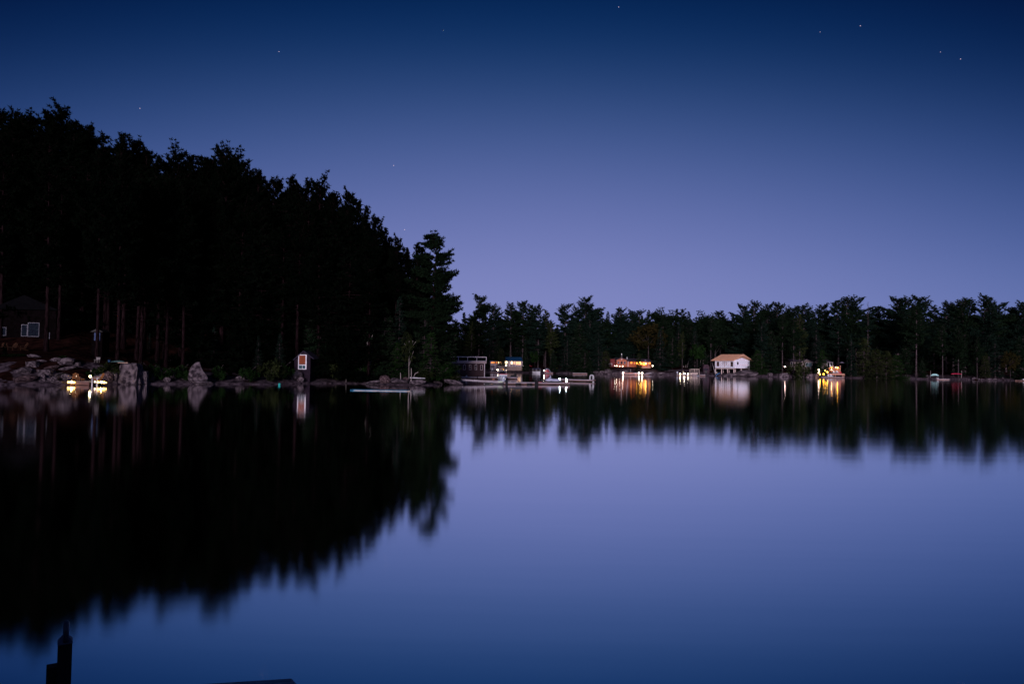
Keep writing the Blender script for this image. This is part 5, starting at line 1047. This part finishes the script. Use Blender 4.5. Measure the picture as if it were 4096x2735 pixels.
ze = zt_ - .12; mid = Wg / 2
def roofz(b_): return ze + (zr - ze) * (1 - abs(b_ - mid) / (mid + ov))
a0, a1 = -.75, Lw + .75; nr = 18
for i in range(nr + 1):
    a = a0 + (a1 - a0) * i / nr
    mb = MB(); mb.bar(Q(a, -ov, roofz(-ov)), Q(a, mid, zr), .07, .2); mb.bar(Q(a, mid, zr), Q(a, Wg + ov, roofz(Wg + ov)), .07, .2); mb.build('rafter', m_raft, o)
for j in range(15):
    f = j / 14; b_ = -ov + (mid + ov) * f; mb = MB(); z = roofz(b_) + .12
    mb.bar(Q(a0, b_, z), Q(a1, b_, z), .30 if j % 4 else .12, .03); mb.build('roof_batten', m_sheath, o)
    b_ = Wg + ov - (mid + ov) * f
    if j < 14: mb = MB(); mb.bar(Q(a0, b_, z), Q(a1, b_, z), .30, .03); mb.build('roof_batten', m_sheath, o)
for b_ in [mid * (k + 1) / 6 for k in range(11)]:          # lookouts between gable wall and flying rafter
    zz = roofz(b_) - .12; gw = zt_ + (gz - zt_) * (1 - abs(b_ - mid) / mid)
    if zz > gw: mb = MB(); mb.bar(Q(-.05, b_, gw + .02), Q(-.05, b_, zz), .07, .07); mb.build('gable_stud', m_raft, o)
MB().bar(Q(a0, mid, zr + .12), Q(a1, mid, zr + .12), .12, .08).build('ridge_board', m_raft, o)
m_post = mat('pale_lumber', (.55, .44, .42), (.45, .35, .34), stretch=(4, 4, .5))
for a, b_ in ((.15, .15), (Lw * .34, .15), (Lw * .66, .15), (Lw - .15, .15), (.15, Wg * .48), (.15, Wg - .2), (Lw * .34, Wg * .5), (Lw * .66, Wg * .5), (Lw - .2, Wg * .5)):
    q = Vector(Q(a, b_, 0)); MB().box(q.x - .13, q.x + .13, q.y - .13, q.y + .13, -3.2, -.14).build('support_post', m_post, o)
MB().bar(Q(.1, .12, -.25), Q(Lw - .1, .12, -.25), .12, .2).build('floor_beam', m_post, o)
# printed marks on the sheeting: grey chevrons, red medallions
m_lg = mat('printed_grey', (.36, .38, .52), (.3, .32, .45)); m_lr = mat('printed_red', (.62, .24, .32), (.55, .2, .28))
gm1, gm2 = MB(), MB(); nU = Vector((-uy.y, uy.x, 0)); nU = nU if nU.y < 0 else -nU; nL = Vector((-ux.y, ux.x, 0)); nL = nL if nL.y < 0 else -nL
def deco(mb, org, u, n_, x, z, kind):
    c = org + u * x + Vector((0, 0, z)) + n_ * .006
    if kind == 'g':
        pts = [(-.28, .1), (0, -.09), (.28, .1), (.2, .11), (0, 0), (-.2, .11)]; n0 = len(mb.v)
        mb.add([c + u * a + Vector((0, 0, b_)) for a, b_ in pts], [(0, 1, 4, 5), (1, 2, 3, 4)]); mb.add([c + u * a + Vector((0, 0, b_)) for a, b_ in ((-.16, .15), (.16, .15), (.16, .18), (-.16, .18))], [(0, 1, 2, 3)])
    else:
        n_s = 10; vs = [c + u * (.17 * math.cos(t)) + Vector((0, 0, .17 * math.sin(t))) for t in [2 * math.pi * i / n_s for i in range(n_s)]] + [c + u * (.09 * math.cos(t)) + Vector((0, 0, .09 * math.sin(t))) for t in [2 * math.pi * i / n_s for i in range(n_s)]]
        mb.add(vs, [(i, (i + 1) % n_s, n_s + (i + 1) % n_s, n_s + i) for i in range(n_s)])
def rows(u, L, n_, holes, org, gable):
    for r_, (z, kind) in enumerate(((.32, 'g'), (.75, 'g'), (1.15, 'r'), (1.6, 'g'), (2.1, 'g'), (2.55, 'g'), (3.0, 'r'))):
        for i in range(int(L / .92)):
            x = .45 + i * .92 + (.4 if r_ % 2 else 0)
            if x > L - .3 or any(h[0] - .3 < x < h[1] + .3 and h[2] - .2 < z < h[3] + .2 for h in holes): continue
            lim = zt_ - .15 if not gable else zt_ + (gz - zt_) * (1 - abs(x - L / 2) / (L / 2)) - .3
            if z > lim: continue
            deco(gm1 if kind == 'g' else gm2, org, u, n_, x, z, kind)
rows(ux, Lw, nL, H1, Vector((0, 0, 0)), False); rows(uy, Wg, nU, H2, Vector(Q(0, .003, 0)), True)
gm1.build('printed_marks', m_lg, o, fix=False); gm2.build('printed_marks', m_lr, o, fix=False)
o2 = site(2871, 1496, 239, name='kayak', label='blue kayak propped up at the left post of the white boathouse', cat='kayak'); o2.rotation_euler = (R(-8), R(-30), R(10)); canoe(o2, 1.9, .6, .24, mat('blue_shell', (.03, .16, .38), (.02, .12, .3), rough=.35), True)
p = P(2867, 1490, 240); o2 = empty('life_jacket', p, 0, 'small pale and orange bundle beside the propped blue kayak', 'bundle'); MB().ball((0, 0, 0), .22, sc=(1, .7, .8)).build('bundle', m_orn, o2)
for i, (xa, ya, xb) in enumerate(((2848, 1449, 2862),)): a = P(xa, ya, 245); b_ = P(xb, 1496, 241); mb = MB(); mb.tube([(0, 0, 0), b_ - a], .05, 6); ob = mb.build('guy_pole', m_pinkw); ob.location = a; tag(ob, 'thin pale pole leaning against the left side of the white boathouse', 'pole')
# rock slab the building stands on
boulder(2935, 3030, 1483, 1510, 'broad smooth granite slab sloping under the right side of the white boathouse', 244, depth=5, k=1, rz=.1, find=False)
boulder(2880, 2945, 1493, 1510, 'low granite ledge between the posts of the white boathouse', 243, depth=3, k=3, rz=.1, find=False)

# ------------------------------------------------------------------ grey cottage
D10 = 256; s = S(D10); o = empty('grey_cottage', P(3225, 1470, D10), 0, 'unlit beige-grey cottage with a low front gable and white window frames', 'cottage')
X = lambda px: (px - 3225) * s; Z = lambda py: (1470 - py) * s
m_sand = mat('sand_siding', (.20, .16, .15), (.15, .12, .115), rough=.85, wave=('Z', 3)); m_wtr = mat('grey_white_trim', (.42, .38, .40), rough=.7)
MB().prism([(X(3204), -2), (X(3250), -2), (X(3250), Z(1446)), (X(3226), Z(1436.5)), (X(3204), Z(1446))], 0, 5).build('gable_wall', m_sand, o)
mb = MB(); mb.slab([(X(3199), -.4, Z(1448)), (X(3226), -.4, Z(1435.5)), (X(3226), 6, Z(1435.5)), (X(3199), 6, Z(1448))], .1); mb.slab([(X(3226), -.4, Z(1435.5)), (X(3254), -.4, Z(1448)), (X(3254), 6, Z(1448)), (X(3226), 6, Z(1435.5))], .1); mb.build('gable_roof', m_roofd, o)
window(o, X(3221), X(3248.5), Z(1468.5), Z(1449), -.003, .13, m_wtr, mat('curtained_pane', (.10, .16, .17), (.06, .10, .12), rough=.2), 1)
MB().box(X(3166), X(3203.8), 1.2, 6, -2, Z(1445.5)).build('left_wing', m_sand, o); MB().box(X(3250.3), X(3312), 1.2, 6, -2, Z(1446)).build('right_wing', m_sand, o)
MB().slab([(X(3162), .6, Z(1446)), (X(3336), .6, Z(1446)), (X(3330), 4, Z(1437)), (X(3168), 4, Z(1437))], .1).build('main_roof', m_roofd, o)
window(o, X(3255), X(3279), Z(1466), Z(1447.5), 1.19, .1, m_wtr, m_glassd, 2); window(o, X(3168), X(3176), Z(1466), Z(1448), 1.19, .1, m_wtr, m_glassd)
for px in (3312, 3323, 3334): MB().box(X(px) - .1, X(px) + .1, .7, .85, Z(1470), Z(1448.5)).build('porch_post', m_wtr, o)
MB().box(X(3310), X(3335.5), .66, .9, Z(1448.4), Z(1446.2)).build('porch_beam', m_wtr, o); MB().box(X(3250.5), X(3334), .5, 1.18, Z(1471), Z(1469)).build('porch_floor', m_wtr, o)
lamp(3139.5, 1466, 250, L_PINK, .17, 'lone pinkish white globe lamp among trunks left of the grey cottage', 'post')
# orange deck with two levels
D11 = 243; s = S(D11); o = empty('wooden_deck', P(3340, 1512, D11), 0, 'two-level orange-lit wooden deck with slatted rail beside the grey cottage', 'deck')
X = lambda px: (px - 3340) * s; Z = lambda py: (1512 - py) * s
m_cedar = mat('cedar_boards', (.50, .20, .10), (.36, .14, .07), scale=2, rough=.75, wave=('X', 4)); m_cedt = mat('cedar_trim', (.48, .24, .17), (.4, .2, .14))
MB().box(X(3316), X(3370), 2.0, 2.08, Z(1488), Z(1471.5)).build('upper_screen', m_cedar, o); MB().box(X(3315), X(3371), 1.95, 5, Z(1471.4), Z(1470)).build('upper_floor', m_cedt, o)
for px in (3314.5, 3343, 3371): MB().box(X(px) - .1, X(px) + .1, 1.85, 1.99, Z(1500), Z(1461)).build('corner_post', m_cedt, o)
for px in (3314.5, 3371): MB().box(X(px) - .06, X(px) + .06, 1.99, 4.8, Z(1464), Z(1462.5)).build('side_rail', m_cedt, o)
MB().box(X(3309), X(3376), -.4, 1.84, Z(1495.5), Z(1493.5)).build('lower_floor', m_cedt, o); MB().box(X(3309), X(3376), -.46, -.402, Z(1499.5), Z(1494)).build('lower_fascia', m_cedt, o)
for px in (3310, 3340, 3368, 3374): MB().box(X(px) - .1, X(px) + .1, -.35, -.2, -1, Z(1495.6)).build('support_post', m_cedt, o)
for a, b_ in ((3315, 3329), (3357, 3373)): MB().box(X(a), X(b_), 1.4, 1.8, Z(1493.4), Z(1487)).build('red_bench', m_red, o)
far_dock(3286, 3344, 1514.5, 'small stone-grey dock with two white chairs below the orange deck', depth=1.8, m_=m_dock)
for x, y, D, lb in ((3315.5, 1509, 237.5, 'white dock chair, left of the pair at the water'), (3326.5, 1509, 237.5, 'white dock chair, right of the pair at the water'), (3336.5, 1493.5, 244, 'white chair on the lower deck level, left one'), (3350, 1493.5, 244, 'white chair on the lower deck level, right one'), (3323.5, 1470, 246, 'white chair on the upper deck level')):
    adirondack(x, y, D, 0, m_white, lb)
lamp(3350, 1470, 244.6, L_GOLD, .17, 'big golden lamp on top of the orange deck', 'post', zb=3.3); lamp(3326.5, 1470, 244.6, L_AMBER, .12, 'small amber lamp left on top of the orange deck', 'post', zb=3.3)
lamp(3326, 1478, 244.2, emit('glow_warm_b', (1.0, .72, .34), 45), .1, 'tiny warm lamp on the screen of the orange deck', 'hang')
lamp(3342.5, 1468.5, 247, L_DIM, .16, 'pinkish dim lamp behind the orange deck rail', 'post', zb=3.3)
for x, y, m_, r, lb in ((3274.5, 1478, L_PINK, .13, 'white garden lamp, topmost left of the orange deck'), (3277, 1485, L_DIM, .17, 'dim garden lamp, second from top left of the orange deck'), (3273.5, 1491, L_DIM, .18, 'dim garden lamp, third from top left of the orange deck'), (3280, 1496, L_GOLD, .15, 'golden garden lamp, lowest left of the orange deck'),
                        (3294.5, 1496, L_AMBER, .20, 'amber lamp low between the lamp cluster and the orange deck'), (3301, 1483, L_AMBER, .12, 'small amber lamp high beside the orange deck stairs'), (3301, 1479.5, L_DIM, .07, 'tiny yellow lamp above the small amber stair lamp'), (3309.5, 1488, L_GOLD, .15, 'golden lamp at the left edge of the orange deck'), (3236, 1481, L_DIM, .08, 'tiny white lamp on the bank below the grey cottage gable'), (3219, 1480.5, L_DIM, .05, 'tiny yellowish lamp left of the tiny white bank lamp')):
    lamp(x, y, 242 if y > 1480 else 243, m_, r, lb, 'post')
p = P(3367, 1470, 247); o = empty('parasol', p, 0, 'dark grey patio parasol above the right end of the orange deck', 'parasol'); MB().tube([(0, 0, 0), (0, 0, 2.1)], .04).build('pole', m_barkg, o); MB().tube([(0, 0, 1.6), (0, 0, 2.1)], [1.1, .03], 8).build('canopy', mat('dark_canvas', (.10, .09, .13)), o)

# ------------------------------------------------------------------ canoes on the right shore
o = site(3739, 1500, 240, name='canoe', label='pale mint canoe lying upside down on its rack at the shore', cat='canoe'); canoe(o, 2.7, .85, .62, m_mint, True)
o = empty('canoe_rack', P(3739, 1507, 240.6), 0, 'low wooden rack holding the mint canoe', 'rack')
for sx in (-.8, .8): MB().box(sx - .05, sx + .05, -.1, .1, -.4, .5).build('leg', m_barkg, o)
MB().box(-.9, .9, -.05, .05, .5, .56).build('crossbar', m_barkg, o)
o = site(3826, 1495, 242, name='canoe', label='red canoe lying upside down on dark supports', cat='canoe'); canoe(o, 3.8, .8, .3, mat('red_shell', (.45, .02, .07), (.35, .015, .05), rough=.35), True)
o = empty('canoe_rack', P(3826, 1506, 242.6), 0, 'dark sawhorse rack under the red canoe', 'rack')
for sx in (-1.2, 1.2): MB().box(sx - .05, sx + .05, -.1, .1, -.4, .85).build('leg', m_barkg, o)
MB().box(-1.3, 1.3, -.05, .05, .85, .9).build('crossbar', m_barkg, o)
far_dock(3747, 3776, 1518.5, 'short pale dock right of the mint canoe', top=.3)
o = site(3751, 1516, 236, name='swim_ladder', label='white swim ladder on the short pale dock', cat='ladder')
for sx in (-.22, .22): MB().tube([(sx, 0, -.6), (sx, 0, .45), (sx, .15, .6), (sx, .4, .6), (sx, .5, 0)], .04, 8).build('rail', m_white, o)
for z in (-.1, .2): MB().bar((-.2, 0, z), (.2, 0, z), .05).build('rung', m_white, o)
for x, yt, yb, lb in ((3721, 1482, 1498, 'bent pale sapling left of the mint canoe'), (3845, 1480, 1500, 'bent pale sapling at the right end of the red canoe')):
    a = P(x, yb, 240); b_ = P(x + 1, yt, 240); mb = MB(); mb.tube([(0, 0, -1), (b_ - a) * .5 + Vector((.12, 0, 0)), b_ - a], [.06, .05, .02], 6); ob = mb.build('sapling', m_birch); ob.location = a; tag(ob, lb, 'sapling')
o = site(4094, 1521, 237, name='jerry_can', label='whitish box at the water at the right edge of the photo', cat='box'); MB().box(-.3, .3, -.2, .2, -.1, .42).build('box', m_white, o); MB().box(-.32, .32, -.22, .22, .42, .48).build('lid', m_white, o)
o.name = 'dock_box'
m_bush = far_dock(4060, 4092, 1524, 'dark low dock beside the whitish box at the right edge', m_=m_barkg)

# ------------------------------------------------------------------ stars
m_star = emit('starlight', (1.0, .80, .80), .2)
for i, (x, y) in enumerate(((640 * 1.744, 119 * 1.744), (321 * 1.744, 249 * 1.744), (903 * 1.744, 380 * 1.744), (928 * 1.744, 527 * 1.744), (1419 * 1.744, 17 * 1.744), (1017 * 1.744, 71 * 1.744), (1881 * 1.744, 74 * 1.744), (1973 * 1.744, 60 * 1.744), (2157 * 1.744, 120 * 1.744), (2203 * 1.744, 136 * 1.744))):
    mb = MB(); mb.ball((0, 0, 0), (1.6 if i not in (5, 6, 8) else 1.2), 8, 6); o = mb.build('star', m_star); o.location = P(x, y, 2900)
    tag(o, 'faint star in the dusk sky, ' + ordl(i, 'stars listed').replace(' listed', '') if False else 'faint star high in the clear dusk sky', 'star', 'stars in the dusk sky')
